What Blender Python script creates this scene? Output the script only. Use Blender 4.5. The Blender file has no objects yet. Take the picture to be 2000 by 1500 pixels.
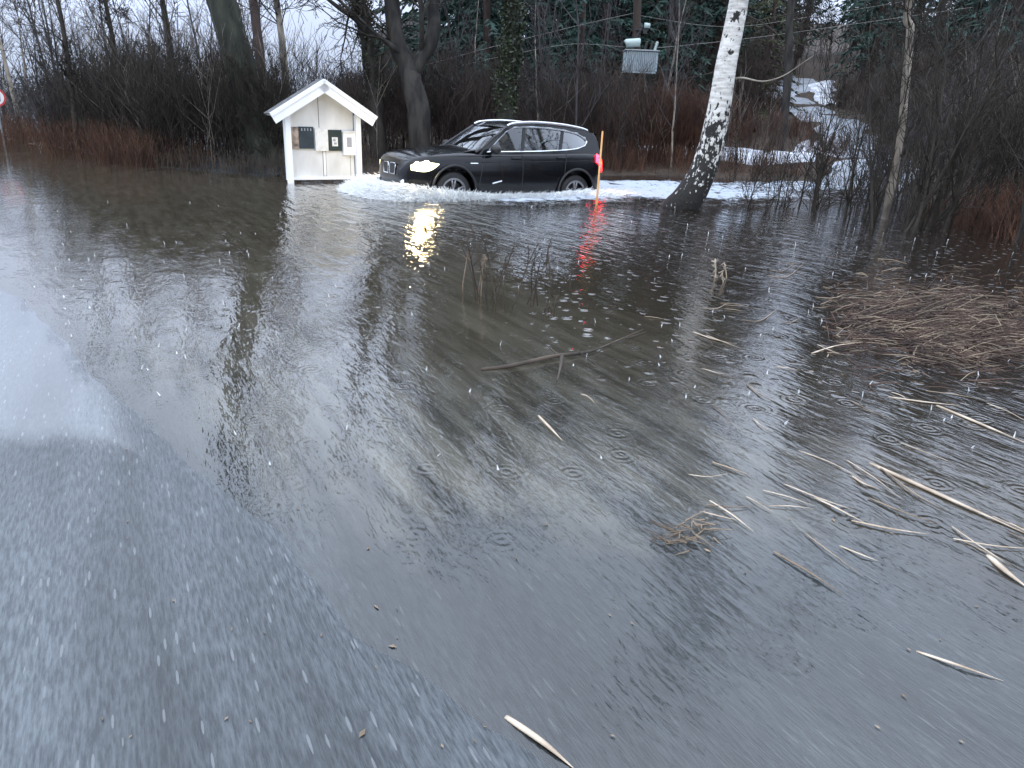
import bpy, bmesh, math, random
import numpy as np
from mathutils import Vector, Matrix, noise as mnoise
SC = bpy.context.scene
COL = SC.collection
R = math.radians

# ------------------------------------------------------------------ camera
PITCH, ROLL, FPX, CAMH = R(20), R(2.3), 1444.0, 1.5
_f = Vector((0, math.cos(PITCH), -math.sin(PITCH)))
_u0 = Vector((0, math.sin(PITCH), math.cos(PITCH)))
_r0 = Vector((1, 0, 0))
_r = math.cos(ROLL) * _r0 + math.sin(ROLL) * _u0
_u = -math.sin(ROLL) * _r0 + math.cos(ROLL) * _u0
EYE = Vector((0, 0, CAMH))
cam_d = bpy.data.cameras.new('camera')
cam = bpy.data.objects.new('camera', cam_d)
COL.objects.link(cam)
cam_d.sensor_width = 36
cam_d.lens = 36 * FPX / 2000
cam_d.clip_start = 0.05
cam_d.clip_end = 800
M = Matrix((_r, _u, -_f)).transposed().to_4x4()
M.translation = EYE
cam.matrix_world = M
SC.camera = cam

# ------------------------------------------------------------------ sky and light (overcast dusk)
SUN_EL, SUN_ROT = R(24), R(200)
w = bpy.data.worlds.new('World')
SC.world = w
w.use_nodes = True
nt = w.node_tree
nt.nodes.clear()
def N(t, typ, **kw):
    n = t.nodes.new(typ)
    for k, v in kw.items():
        setattr(n, k, v)
    return n
out = N(nt, 'ShaderNodeOutputWorld')
bg = N(nt, 'ShaderNodeBackground')
sky = N(nt, 'ShaderNodeTexSky', sky_type='NISHITA', sun_disc=False, sun_elevation=SUN_EL, sun_rotation=SUN_ROT)
sky.dust_density = 4.0
tc = N(nt, 'ShaderNodeTexCoord')
sep = N(nt, 'ShaderNodeSeparateXYZ')
nt.links.new(tc.outputs['Generated'], sep.inputs[0])
ramp = N(nt, 'ShaderNodeValToRGB')               # an overcast sky: brighter overhead than at the horizon
e = ramp.color_ramp.elements
e[0].position, e[0].color = 0.0, (0.33, 0.385, 0.50, 1)
e[1].position, e[1].color = 1.0, (1.45, 1.60, 1.90, 1)
m0 = ramp.color_ramp.elements.new(0.16); m0.color = (0.60, 0.69, 0.89, 1)
m1 = ramp.color_ramp.elements.new(0.42); m1.color = (0.98, 1.12, 1.38, 1)
nt.links.new(sep.outputs['Z'], ramp.inputs[0])
nz = N(nt, 'ShaderNodeTexNoise'); nz.inputs['Scale'].default_value = 2.2; nz.inputs['Detail'].default_value = 5
nt.links.new(tc.outputs['Generated'], nz.inputs['Vector'])
mr = N(nt, 'ShaderNodeMapRange'); mr.inputs[1].default_value = .3; mr.inputs[2].default_value = .7; mr.inputs[3].default_value = 17; mr.inputs[4].default_value = 25
nt.links.new(nz.outputs[0], mr.inputs[0])
vm = N(nt, 'ShaderNodeVectorMath', operation='SCALE')
nt.links.new(ramp.outputs[0], vm.inputs[0]); nt.links.new(mr.outputs[0], vm.inputs['Scale'])
mix = N(nt, 'ShaderNodeMix', data_type='RGBA'); mix.inputs[0].default_value = 0.9
nt.links.new(sky.outputs[0], mix.inputs[6]); nt.links.new(vm.outputs[0], mix.inputs[7])
nt.links.new(mix.outputs[2], bg.inputs[0])
bg.inputs[1].default_value = 0.1
nt.links.new(bg.outputs[0], out.inputs[0])
sd = bpy.data.lights.new('sun', 'SUN'); sd.energy = 0.5; sd.angle = R(25); sd.color = (1, .97, .93)
so = bpy.data.objects.new('sun', sd); COL.objects.link(so)
so.rotation_euler = (R(90) - SUN_EL, 0, R(180) - SUN_ROT)
SC.view_settings.view_transform = 'Standard'
SC.view_settings.look = 'None'
SC.view_settings.exposure = -0.12
SC.view_settings.gamma = 1

# ------------------------------------------------------------------ helpers
rng = np.random.default_rng(7)
rnd = random.Random(11)
def ray(a, b): return _f + (a - 1000) / FPX * _r + (750 - b) / FPX * _u
def G(a, b, z=0.0):
    d = ray(a, b); t = (z - CAMH) / d.z
    return EYE + d * t
def AT(a, b, y):
    d = ray(a, b)
    return EYE + d * (y / d.y)

def tag(o, label=None, cat=None, group=None, kind=None):
    if label: o['label'] = label
    if cat: o['category'] = cat
    if group: o['group'] = group
    if kind: o['kind'] = kind
    return o
def empty(name, loc=(0, 0, 0), rz=0, scale=1):
    o = bpy.data.objects.new(name, None); COL.objects.link(o)
    o.location = loc; o.rotation_euler = (0, 0, rz); o.scale = (scale,) * 3
    o.empty_display_size = .1
    return o
def link(name, me, mats, parent=None, smooth=False):
    if not isinstance(mats, (list, tuple)): mats = [mats]
    for m in mats: me.materials.append(m)
    if smooth: me.polygons.foreach_set('use_smooth', [True] * len(me.polygons))
    o = bpy.data.objects.new(name, me); COL.objects.link(o)
    if parent: o.parent = parent
    return o
def copy_tree(o, parent=None):
    c = o.copy(); COL.objects.link(c)
    if parent: c.parent = parent
    for ch in list(o.children): copy_tree(ch, c)
    return c

class MB:
    """collects shapes and builds them as one mesh"""
    def __init__(s): s.v = []; s.f = []; s.mi = []; s.m = 0
    def add(s, V, F):
        b = len(s.v); s.v += [tuple(p) for p in V]
        s.f += [tuple(i + b for i in q) for q in F]; s.mi += [s.m] * len(F)
    def box(s, c, d, rot=None):
        x, y, z = (k / 2 for k in d)
        V = [Vector((a, b, e)) for e in (-z, z) for a, b in ((-x, -y), (x, -y), (x, y), (-x, y))]
        if rot is not None: V = [rot @ p for p in V]
        V = [p + Vector(c) for p in V]
        s.add(V, [(3, 2, 1, 0), (4, 5, 6, 7), (0, 1, 5, 4), (1, 2, 6, 5), (2, 3, 7, 6), (3, 0, 4, 7)])
    def tube(s, pts, rad, n=8, cap=True, flat=1.0):
        pts = [Vector(p) for p in pts]
        if not hasattr(rad, '__len__'): rad = [rad] * len(pts)
        V = []; ref = None
        for i, p in enumerate(pts):
            t = (pts[min(i + 1, len(pts) - 1)] - pts[max(i - 1, 0)]).normalized()
            if ref is None:
                ref = Vector((0, 0, 1)) if abs(t.z) < .9 else Vector((1, 0, 0))
            a = (ref - t * ref.dot(t)).normalized(); b = t.cross(a); ref = a
            for k in range(n):
                q = 2 * math.pi * k / n
                V.append(p + (a * math.cos(q) * flat + b * math.sin(q)) * rad[i])
        F = [(i * n + k, i * n + (k + 1) % n, (i + 1) * n + (k + 1) % n, (i + 1) * n + k) for i in range(len(pts) - 1) for k in range(n)]
        if cap: F += [tuple(range(n))[::-1], tuple((len(pts) - 1) * n + k for k in range(n))]
        s.add(V, F)
    def prism(s, outline, h, mat=None):
        """outline: 2D points in x,z extruded in y by h, centred"""
        n = len(outline)
        V = [Vector((x, -h / 2, z)) for x, z in outline] + [Vector((x, h / 2, z)) for x, z in outline]
        if mat is not None: V = [mat @ p for p in V]
        s.add(V, [tuple(range(n)), tuple(range(2 * n - 1, n - 1, -1))] + [(k, k + n, (k + 1) % n + n, (k + 1) % n) for k in range(n)])
    def grid(s, rows):
        n = len(rows[0]); V = [p for r_ in rows for p in r_]
        s.add(V, [(i * n + j, i * n + j + 1, (i + 1) * n + j + 1, (i + 1) * n + j) for i in range(len(rows) - 1) for j in range(n - 1)])
    def mesh(s, name):
        me = bpy.data.meshes.new(name); me.from_pydata(s.v, [], s.f)
        if any(s.mi): me.polygons.foreach_set('material_index', s.mi)
        me.update(); return me
    def build(s, name, mats, parent=None, smooth=False, fix=True):
        me = s.mesh(name)
        if fix:
            bm = bmesh.new(); bm.from_mesh(me); bmesh.ops.recalc_face_normals(bm, faces=bm.faces); bm.to_mesh(me); bm.free()
        return link(name, me, mats, parent, smooth)

def quick_mesh(name, V, F):
    """numpy verts (N,3) and equal-size faces (M,k)"""
    V = np.ascontiguousarray(V, dtype=np.float32); F = np.ascontiguousarray(F, dtype=np.int32)
    me = bpy.data.meshes.new(name); k = F.shape[1]
    me.vertices.add(len(V)); me.vertices.foreach_set('co', V.ravel())
    me.loops.add(F.size); me.loops.foreach_set('vertex_index', F.ravel())
    me.polygons.add(len(F)); me.polygons.foreach_set('loop_start', np.arange(0, F.size, k, dtype=np.int32))
    me.update(calc_edges=True); me.validate(); return me
def seg_mesh(name, P0, P1, R0, R1, n=3):
    """many thin tapered sticks at once"""
    P0, P1 = np.asarray(P0, float), np.asarray(P1, float); R0, R1 = np.asarray(R0, float), np.asarray(R1, float)
    t = P1 - P0; t /= np.linalg.norm(t, axis=1, keepdims=True) + 1e-9
    ref = np.where(np.abs(t[:, 2:3]) < .9, [[0, 0, 1.]], [[1., 0, 0]])
    a = np.cross(ref, t); a /= np.linalg.norm(a, axis=1, keepdims=True) + 1e-9; b = np.cross(t, a)
    Nn = len(P0); V = np.zeros((Nn, 2 * n, 3))
    for k in range(n):
        q = 2 * math.pi * k / n; o = a * math.cos(q) + b * math.sin(q)
        V[:, k] = P0 + o * R0[:, None]; V[:, n + k] = P1 + o * R1[:, None]
    base = (np.arange(Nn) * 2 * n)[:, None]
    F = np.concatenate([base + np.array([k, (k + 1) % n, n + (k + 1) % n, n + k])[None] for k in range(n)], 0)
    return quick_mesh(name, V.reshape(-1, 3), F)

# ------------------------------------------------------------------ materials
def mat(name):
    m = bpy.data.materials.new(name); m.use_nodes = True
    return m, m.node_tree, m.node_tree.nodes['Principled BSDF']
def L(t, a, b): t.links.new(a, b)
def basic(name, c1, c2=None, rough=.6, scale=8, stretch=None, bump=0, metal=0, coat=0, detail=4, lo=.35, hi=.65, vec='Object', spec=.5):
    m, t, p = mat(name)
    p.inputs['Roughness'].default_value = rough; p.inputs['Metallic'].default_value = metal
    p.inputs['Coat Weight'].default_value = coat; p.inputs['Coat Roughness'].default_value = .05
    p.inputs['Specular IOR Level'].default_value = spec
    p.inputs['Base Color'].default_value = (*c1, 1)
    if c2 is None and not bump: return m
    tcn = N(t, 'ShaderNodeTexCoord'); mp = N(t, 'ShaderNodeMapping'); L(t, tcn.outputs[vec], mp.inputs[0])
    if stretch: mp.inputs['Scale'].default_value = stretch
    no = N(t, 'ShaderNodeTexNoise'); no.inputs['Scale'].default_value = scale; no.inputs['Detail'].default_value = detail
    L(t, mp.outputs[0], no.inputs['Vector'])
    if c2 is not None:
        rp = N(t, 'ShaderNodeValToRGB'); rp.color_ramp.elements[0].position = lo; rp.color_ramp.elements[1].position = hi
        rp.color_ramp.elements[0].color = (*c1, 1); rp.color_ramp.elements[1].color = (*c2, 1)
        L(t, no.outputs[0], rp.inputs[0]); L(t, rp.outputs[0], p.inputs['Base Color'])
    if bump:
        bn = N(t, 'ShaderNodeBump'); bn.inputs['Strength'].default_value = bump; bn.inputs['Distance'].default_value = .02
        L(t, no.outputs[0], bn.inputs['Height']); L(t, bn.outputs[0], p.inputs['Normal'])
    return m

MT = {}
MT['twig'] = basic('twig_bark', (.010, .0085, .0055), (.036, .028, .019), .8, 3)
MT['twig_grey'] = basic('grey_twig_bark', (.030, .028, .030), (.066, .060, .064), .8, 3)
MT['twig_haze_tint'] = basic('haze_tinted_twig', (.10, .095, .10), (.17, .16, .17), .8, 3)  # mist put into the colour: far-left twigs painted paler grey
MT['twig_pale'] = basic('pale_twig_bark', (.11, .09, .075), (.26, .225, .19), .7, 3)
MT['reed_rot'] = basic('rotting_reed', (.022, .011, .008), (.10, .056, .036), .7, 3)
MT['twig_red'] = basic('red_twig_bark', (.032, .014, .009), (.105, .050, .030), .8, 2)
MT['twig_brown'] = basic('brown_twig_bark', (.016, .011, .009), (.058, .041, .032), .8, 2)
MT['bark'] = basic('dark_bark', (.008, .0075, .007), (.036, .033, .028), .85, 6, (1, 1, .25), .9, lo=.4, hi=.62)
MT['bark_moss'] = basic('mossy_bark', (.007, .009, .006), (.032, .037, .025), .9, 5, (1, 1, .3), .9)
MT['bark_pine'] = basic('reddish_pine_bark', (.030, .020, .017), (.075, .050, .042), .85, 7, (1, 1, .3), .6)
MT['bark_pale'] = basic('pale_bark', (.10, .085, .07), (.36, .32, .26), .8, 4, (1, 1, .5), .4)
MT['ivy'] = basic('ivy_leaf', (.010, .018, .008), (.040, .060, .024), .45, 2)
MT['spruce'] = basic('spruce_needles', (.008, .026, .020), (.024, .066, .050), .7, .8)
MT['spruce_yellow'] = basic('olive_needles', (.020, .026, .010), (.050, .058, .022), .7, .8)
MT['reed_red'] = basic('rust_reed', (.045, .019, .012), (.15, .075, .042), .8, 1.2)
MT['reed_tan'] = basic('tan_reed', (.11, .078, .05), (.34, .265, .185), .7, 3)
MT['reed_dark'] = basic('dark_reed', (.022, .017, .013), (.09, .068, .048), .8, 3)
MT['reed_pale'] = basic('pale_reed', (.34, .26, .18), (.62, .52, .40), .6, 9)
MT['white'] = basic('white_paint', (.80, .83, .85), (.88, .89, .90), .5, 3, (1, 1, .4))
MT['white_dirty'] = basic('weathered_white_board', (.60, .60, .58), (.80, .81, .80), .6, 2.2, (1, 1, .5), detail=7)
MT['groove'] = basic('board_groove', (.16, .15, .14))
MT['roof'] = basic('grey_roofing', (.05, .05, .052), (.14, .14, .145), .7, 12, bump=.3)
MT['board'] = basic('dark_notice_board', (.006, .020, .021), (.012, .030, .030), .65, 6)
MT['board_navy'] = basic('navy_notice_board', (.008, .020, .034), (.016, .036, .050), .6, 6)
MT['paper'] = basic('white_paper', (.62, .62, .60), (.76, .76, .74), .6, 14)
MT['ink'] = basic('grey_print', (.30, .31, .34))
MT['photo'] = basic('brown_picture', (.05, .035, .028), (.42, .33, .27), .5, 7, detail=2)
MT['steel'] = basic('galvanised_steel', (.30, .34, .36), (.42, .46, .48), .4, 9, metal=.5)
MT['grey_tank'] = basic('grey_tank_paint', (.34, .42, .46), (.46, .53, .57), .5, 6)
MT['ceramic'] = basic('glazed_insulator', (.42, .52, .50), rough=.15)
MT['dark_metal'] = basic('dark_metal', (.02, .02, .022), rough=.5)
MT['wire'] = basic('wire', (.30, .29, .27), rough=.5)
MT['wood_pole'] = basic('creosoted_pole', (.022, .015, .012), (.050, .036, .028), .85, 6, (1, 1, .15), .5)
MT['stake'] = basic('orange_stake', (.62, .30, .09), (.74, .42, .17), .6, 4)
MT['soil'] = basic('soil', (.03, .022, .016))
MT['snow'] = basic('old_snow', (.36, .39, .44), (.74, .77, .82), .6, 2.5, bump=.5, detail=6)
MT['ice_road'] = basic('icy_gravel_road', (.15, .17, .195), (.33, .365, .42), .35, 1.3, bump=.3, detail=6)
MT['sign_red'] = basic('sign_red', (.55, .05, .05), rough=.4)
MT['sign_white'] = basic('sign_white', (.78, .78, .78), rough=.4)
MT['sign_black'] = basic('sign_black', (.015, .015, .015), rough=.4)
MT['paint'] = basic('black_car_paint', (.0035, .004, .0055), rough=.2, coat=.3, spec=.3)
MT['plastic'] = basic('black_plastic', (.012, .012, .013), rough=.5)
MT['chrome'] = basic('satin_chrome', (.78, .80, .83), rough=.22, metal=.9)
MT['tyre'] = basic('tyre_rubber', (.010, .010, .010), rough=.6)
MT['rim'] = basic('silver_rim', (.22, .22, .23), rough=.35, metal=.7)
MT['interior'] = basic('dark_upholstery', (.035, .033, .035), rough=.8)
MT['skin'] = basic('skin', (.48, .30, .22), rough=.5)
MT['hair'] = basic('brown_hair', (.05, .033, .022), rough=.6)
MT['coat'] = basic('dark_jacket', (.03, .035, .05), rough=.8)
def emit(name, c, s):
    m, t, p = mat(name); p.inputs['Base Color'].default_value = (*[min(k, .8) for k in c], 1)
    p.inputs['Emission Color'].default_value = (*c, 1); p.inputs['Emission Strength'].default_value = s
    p.inputs['Roughness'].default_value = .1
    return m
MT['head'] = emit('lit_headlamp', (1.0, .80, .46), 5)
MT['bulb'] = emit('headlamp_bulb', (1.0, .76, .40), 150)
MT['tail'] = emit('lit_tail_lamp', (1.0, .015, .03), 26.0)
MT['indicator'] = emit('amber_lamp', (1.0, .22, .03), 4)
MT['lamp_far'] = emit('lit_windows', (1.0, .42, .10), 2.2)
def glass(name, tint, alpha):
    m, t, p = mat(name); t.nodes.remove(p); o = t.nodes['Material Output']
    tr = N(t, 'ShaderNodeBsdfTransparent'); tr.inputs[0].default_value = (*tint, 1)
    gl = N(t, 'ShaderNodeBsdfGlossy'); gl.inputs['Roughness'].default_value = .03; gl.inputs[0].default_value = (.95, .97, 1, 1)
    fr = N(t, 'ShaderNodeFresnel'); fr.inputs[0].default_value = alpha
    mx = N(t, 'ShaderNodeMixShader'); L(t, fr.outputs[0], mx.inputs[0]); L(t, tr.outputs[0], mx.inputs[1]); L(t, gl.outputs[0], mx.inputs[2])
    L(t, mx.outputs[0], o.inputs[0]); return m
MT['glass'] = glass('tinted_glass', (.40, .46, .46), 1.5)
MT['windscreen'] = glass('windscreen_glass', (.24, .29, .29), 2.3)
MT['lens'] = glass('lamp_lens', (.8, .8, .8), 1.5)

def birch_mat():
    m, t, p = mat('birch_bark'); p.inputs['Roughness'].default_value = .75
    g = N(t, 'ShaderNodeTexCoord'); mp = N(t, 'ShaderNodeMapping'); L(t, g.outputs['Object'], mp.inputs[0])
    sp = N(t, 'ShaderNodeSeparateXYZ'); L(t, g.outputs['Object'], sp.inputs[0])
    n1 = N(t, 'ShaderNodeTexNoise'); n1.inputs['Scale'].default_value = 3.2; n1.inputs['Detail'].default_value = 6; n1.inputs['Roughness'].default_value = .65
    mp.inputs['Scale'].default_value = (1, 1, .62); L(t, g.outputs['Object'], n1.inputs['Vector'])
    mp2 = N(t, 'ShaderNodeMapping'); mp2.inputs['Scale'].default_value = (1, 1, 5); L(t, g.outputs['Object'], mp2.inputs[0])
    n2 = N(t, 'ShaderNodeTexNoise'); n2.inputs['Scale'].default_value = 4; n2.inputs['Detail'].default_value = 4; L(t, mp2.outputs[0], n2.inputs['Vector'])
    vo = N(t, 'ShaderNodeTexNoise'); vo.inputs['Scale'].default_value = 17; vo.inputs['Detail'].default_value = 4; vo.inputs['Roughness'].default_value = .6; L(t, mp.outputs[0], vo.inputs['Vector'])
    mrz = N(t, 'ShaderNodeMapRange'); mrz.inputs[1].default_value = .5; mrz.inputs[2].default_value = 2.6; mrz.inputs[3].default_value = .165; mrz.inputs[4].default_value = -.15
    L(t, sp.outputs['Z'], mrz.inputs[0])
    fine = N(t, 'ShaderNodeMath', operation='ADD'); L(t, vo.outputs[0], fine.inputs[0]); L(t, mrz.outputs[0], fine.inputs[1])
    dk1 = N(t, 'ShaderNodeMapRange'); dk1.inputs[1].default_value = .47; dk1.inputs[2].default_value = .51; L(t, fine.outputs[0], dk1.inputs[0])
    dk2 = N(t, 'ShaderNodeMapRange'); dk2.inputs[1].default_value = .575; dk2.inputs[2].default_value = .59; L(t, n1.outputs[0], dk2.inputs[0])
    dk = N(t, 'ShaderNodeMath', operation='MAXIMUM'); L(t, dk1.outputs[0], dk.inputs[0]); L(t, dk2.outputs[0], dk.inputs[1])
    st = N(t, 'ShaderNodeValToRGB'); st.color_ramp.elements[0].position = .3; st.color_ramp.elements[1].position = .62
    st.color_ramp.elements[0].color = (.42, .40, .36, 1); st.color_ramp.elements[1].color = (.80, .79, .75, 1); L(t, n2.outputs[0], st.inputs[0])
    mx = N(t, 'ShaderNodeMix', data_type='RGBA'); L(t, dk.outputs[0], mx.inputs[0]); L(t, st.outputs[0], mx.inputs[6]); mx.inputs[7].default_value = (.016, .015, .013, 1)
    L(t, mx.outputs[2], p.inputs['Base Color'])
    b = N(t, 'ShaderNodeBump'); b.inputs['Strength'].default_value = .9; b.inputs['Distance'].default_value = .03; b.invert = True
    L(t, fine.outputs[0], b.inputs['Height']); L(t, b.outputs[0], p.inputs['Normal'])
    return m
MT['birch'] = birch_mat()

ROADDIR = R(-28)      # driving direction of the main road, from +Y towards +X
def road_map(t, sx, sy, sz=1.0):
    """object coordinates turned so that local Y runs along the road"""
    g = N(t, 'ShaderNodeTexCoord'); mp = N(t, 'ShaderNodeMapping', vector_type='POINT')
    mp.inputs['Rotation'].default_value = (0, 0, ROADDIR); L(t, g.outputs['Object'], mp.inputs[0])
    m2 = N(t, 'ShaderNodeMapping'); m2.inputs['Scale'].default_value = (sx, sy, sz); L(t, mp.outputs[0], m2.inputs[0])
    return m2.outputs[0], g.outputs['Object']

def asphalt_mat():
    m, t, p = mat('wet_asphalt')
    v, obj = road_map(t, 1, .13)
    n1 = N(t, 'ShaderNodeTexNoise'); n1.inputs['Scale'].default_value = 105; n1.inputs['Detail'].default_value = 3; n1.inputs['Roughness'].default_value = .6; L(t, v, n1.inputs['Vector'])
    n2 = N(t, 'ShaderNodeTexNoise'); n2.inputs['Scale'].default_value = 2.4; n2.inputs['Detail'].default_value = 5; L(t, v, n2.inputs['Vector'])
    vo = N(t, 'ShaderNodeTexVoronoi'); vo.inputs['Scale'].default_value = 95; L(t, v, vo.inputs['Vector'])
    rp = N(t, 'ShaderNodeValToRGB'); rp.color_ramp.elements[0].color = (.034, .041, .046, 1); rp.color_ramp.elements[1].color = (.098, .114, .122, 1)
    rp.color_ramp.elements[0].position = .36; rp.color_ramp.elements[1].position = .68
    L(t, n1.outputs[0], rp.inputs[0])
    big = N(t, 'ShaderNodeMapRange'); big.inputs[1].default_value = .3; big.inputs[2].default_value = .7; big.inputs[3].default_value = .28; big.inputs[4].default_value = 1.3; L(t, n2.outputs[0], big.inputs[0])
    sc = N(t, 'ShaderNodeVectorMath', operation='SCALE'); L(t, rp.outputs[0], sc.inputs[0]); L(t, big.outputs[0], sc.inputs['Scale'])
    # pale stone chips here and there
    cs = N(t, 'ShaderNodeSeparateColor'); L(t, vo.outputs['Color'], cs.inputs[0])
    gt = N(t, 'ShaderNodeMath', operation='GREATER_THAN'); gt.inputs[1].default_value = .935; L(t, cs.outputs[0], gt.inputs[0])
    lt = N(t, 'ShaderNodeMath', operation='LESS_THAN'); lt.inputs[1].default_value = .38; L(t, vo.outputs['Distance'], lt.inputs[0])
    an = N(t, 'ShaderNodeMath', operation='MULTIPLY'); L(t, gt.outputs[0], an.inputs[0]); L(t, lt.outputs[0], an.inputs[1])
    a2 = N(t, 'ShaderNodeMath', operation='MULTIPLY'); L(t, an.outputs[0], a2.inputs[0]); a2.inputs[1].default_value = .55
    mx = N(t, 'ShaderNodeMix', data_type='RGBA'); L(t, a2.outputs[0], mx.inputs[0]); L(t, sc.outputs[0], mx.inputs[6]); mx.inputs[7].default_value = (.19, .205, .21, 1)
    sp0 = N(t, 'ShaderNodeSeparateXYZ'); L(t, v, sp0.inputs[0])
    n3 = N(t, 'ShaderNodeTexNoise'); n3.inputs['Scale'].default_value = 2.3; n3.inputs['Detail'].default_value = 7; n3.inputs['Roughness'].default_value = .65; L(t, obj, n3.inputs['Vector'])
    n4 = N(t, 'ShaderNodeTexNoise'); n4.inputs['Scale'].default_value = 9; n4.inputs['Detail'].default_value = 6; L(t, v, n4.inputs['Vector'])
    md = N(t, 'ShaderNodeValToRGB'); md.color_ramp.elements[0].position = .36; md.color_ramp.elements[1].position = .66; md.color_ramp.elements[0].color = (.055, .052, .043, 1); md.color_ramp.elements[1].color = (.29, .275, .235, 1); L(t, n4.outputs[0], md.inputs[0])
    # silt lies over the asphalt beyond y = 2 on the drowned side
    sy = N(t, 'ShaderNodeSeparateXYZ'); L(t, obj, sy.inputs[0])
    s0 = N(t, 'ShaderNodeMath', operation='MULTIPLY'); L(t, sy.outputs['X'], s0.inputs[0]); s0.inputs[1].default_value = -.12
    s1 = N(t, 'ShaderNodeMath', operation='MULTIPLY_ADD'); L(t, sy.outputs['Y'], s1.inputs[0]); s1.inputs[1].default_value = 1.0; L(t, s0.outputs[0], s1.inputs[2])
    s2 = N(t, 'ShaderNodeMath', operation='MULTIPLY_ADD'); L(t, n3.outputs[0], s2.inputs[0]); s2.inputs[1].default_value = 1.5; L(t, s1.outputs[0], s2.inputs[2])
    s3 = N(t, 'ShaderNodeMapRange', interpolation_type='SMOOTHSTEP'); s3.inputs[1].default_value = 2.9; s3.inputs[2].default_value = 3.7; L(t, s2.outputs[0], s3.inputs[0])
    zz = N(t, 'ShaderNodeMapRange'); zz.inputs[1].default_value = -.012; zz.inputs[2].default_value = .001; zz.inputs[3].default_value = 1; zz.inputs[4].default_value = 0; L(t, sy.outputs['Z'], zz.inputs[0])
    s4 = N(t, 'ShaderNodeMath', operation='MULTIPLY'); L(t, s3.outputs[0], s4.inputs[0]); L(t, zz.outputs[0], s4.inputs[1])
    mxm = N(t, 'ShaderNodeMix', data_type='RGBA'); L(t, s4.outputs[0], mxm.inputs[0]); L(t, mx.outputs[2], mxm.inputs[6]); L(t, md.outputs[0], mxm.inputs[7])
    L(t, mxm.outputs[2], p.inputs['Base Color'])
    # a sheet of standing water lies in the far wheel track: smooth there, rough texture elsewhere
    sp = N(t, 'ShaderNodeSeparateXYZ'); L(t, obj, sp.inputs[0])
    nn = N(t, 'ShaderNodeTexNoise'); nn.inputs['Scale'].default_value = 1.5; nn.inputs['Detail'].default_value = 5; L(t, v, nn.inputs['Vector'])
    def lin(ax, ay, c):      # ax*x + ay*y + c
        a = N(t, 'ShaderNodeMath', operation='MULTIPLY_ADD'); L(t, sp.outputs['X'], a.inputs[0]); a.inputs[1].default_value = ax; a.inputs[2].default_value = c
        b = N(t, 'ShaderNodeMath', operation='MULTIPLY_ADD'); L(t, sp.outputs['Y'], b.inputs[0]); b.inputs[1].default_value = ay; L(t, a.outputs[0], b.inputs[2])
        return b.outputs[0]
    d1 = lin(-.85, -.52, .17)              # left of the dark strip beside the flood edge
    d2 = lin(.25, .95, -2.42)              # beyond the rough patch near the viewer
    mn = N(t, 'ShaderNodeMath', operation='MINIMUM'); L(t, d1, mn.inputs[0]); L(t, d2, mn.inputs[1])
    ad = N(t, 'ShaderNodeMath', operation='MULTIPLY_ADD'); L(t, nn.outputs[0], ad.inputs[0]); ad.inputs[1].default_value = .75; L(t, mn.outputs[0], ad.inputs[2])
    pm = N(t, 'ShaderNodeMapRange', interpolation_type='SMOOTHSTEP'); pm.inputs[1].default_value = .30; pm.inputs[2].default_value = .58; L(t, ad.outputs[0], pm.inputs[0])
    ro = N(t, 'ShaderNodeMapRange'); ro.inputs[3].default_value = .30; ro.inputs[4].default_value = .03; L(t, pm.outputs[0], ro.inputs[0])
    L(t, ro.outputs[0], p.inputs['Roughness'])
    io = N(t, 'ShaderNodeMapRange'); io.inputs[3].default_value = 1.5; io.inputs[4].default_value = 2.7; L(t, pm.outputs[0], io.inputs[0]); L(t, io.outputs[0], p.inputs['IOR'])
    bs = N(t, 'ShaderNodeMapRange'); bs.inputs[3].default_value = .42; bs.inputs[4].default_value = .012; L(t, pm.outputs[0], bs.inputs[0])
    b = N(t, 'ShaderNodeBump'); b.inputs['Distance'].default_value = .012; L(t, bs.outputs[0], b.inputs['Strength']); L(t, n1.outputs[0], b.inputs['Height']); L(t, b.outputs[0], p.inputs['Normal'])
    return m
MT['asphalt'] = asphalt_mat()

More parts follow.
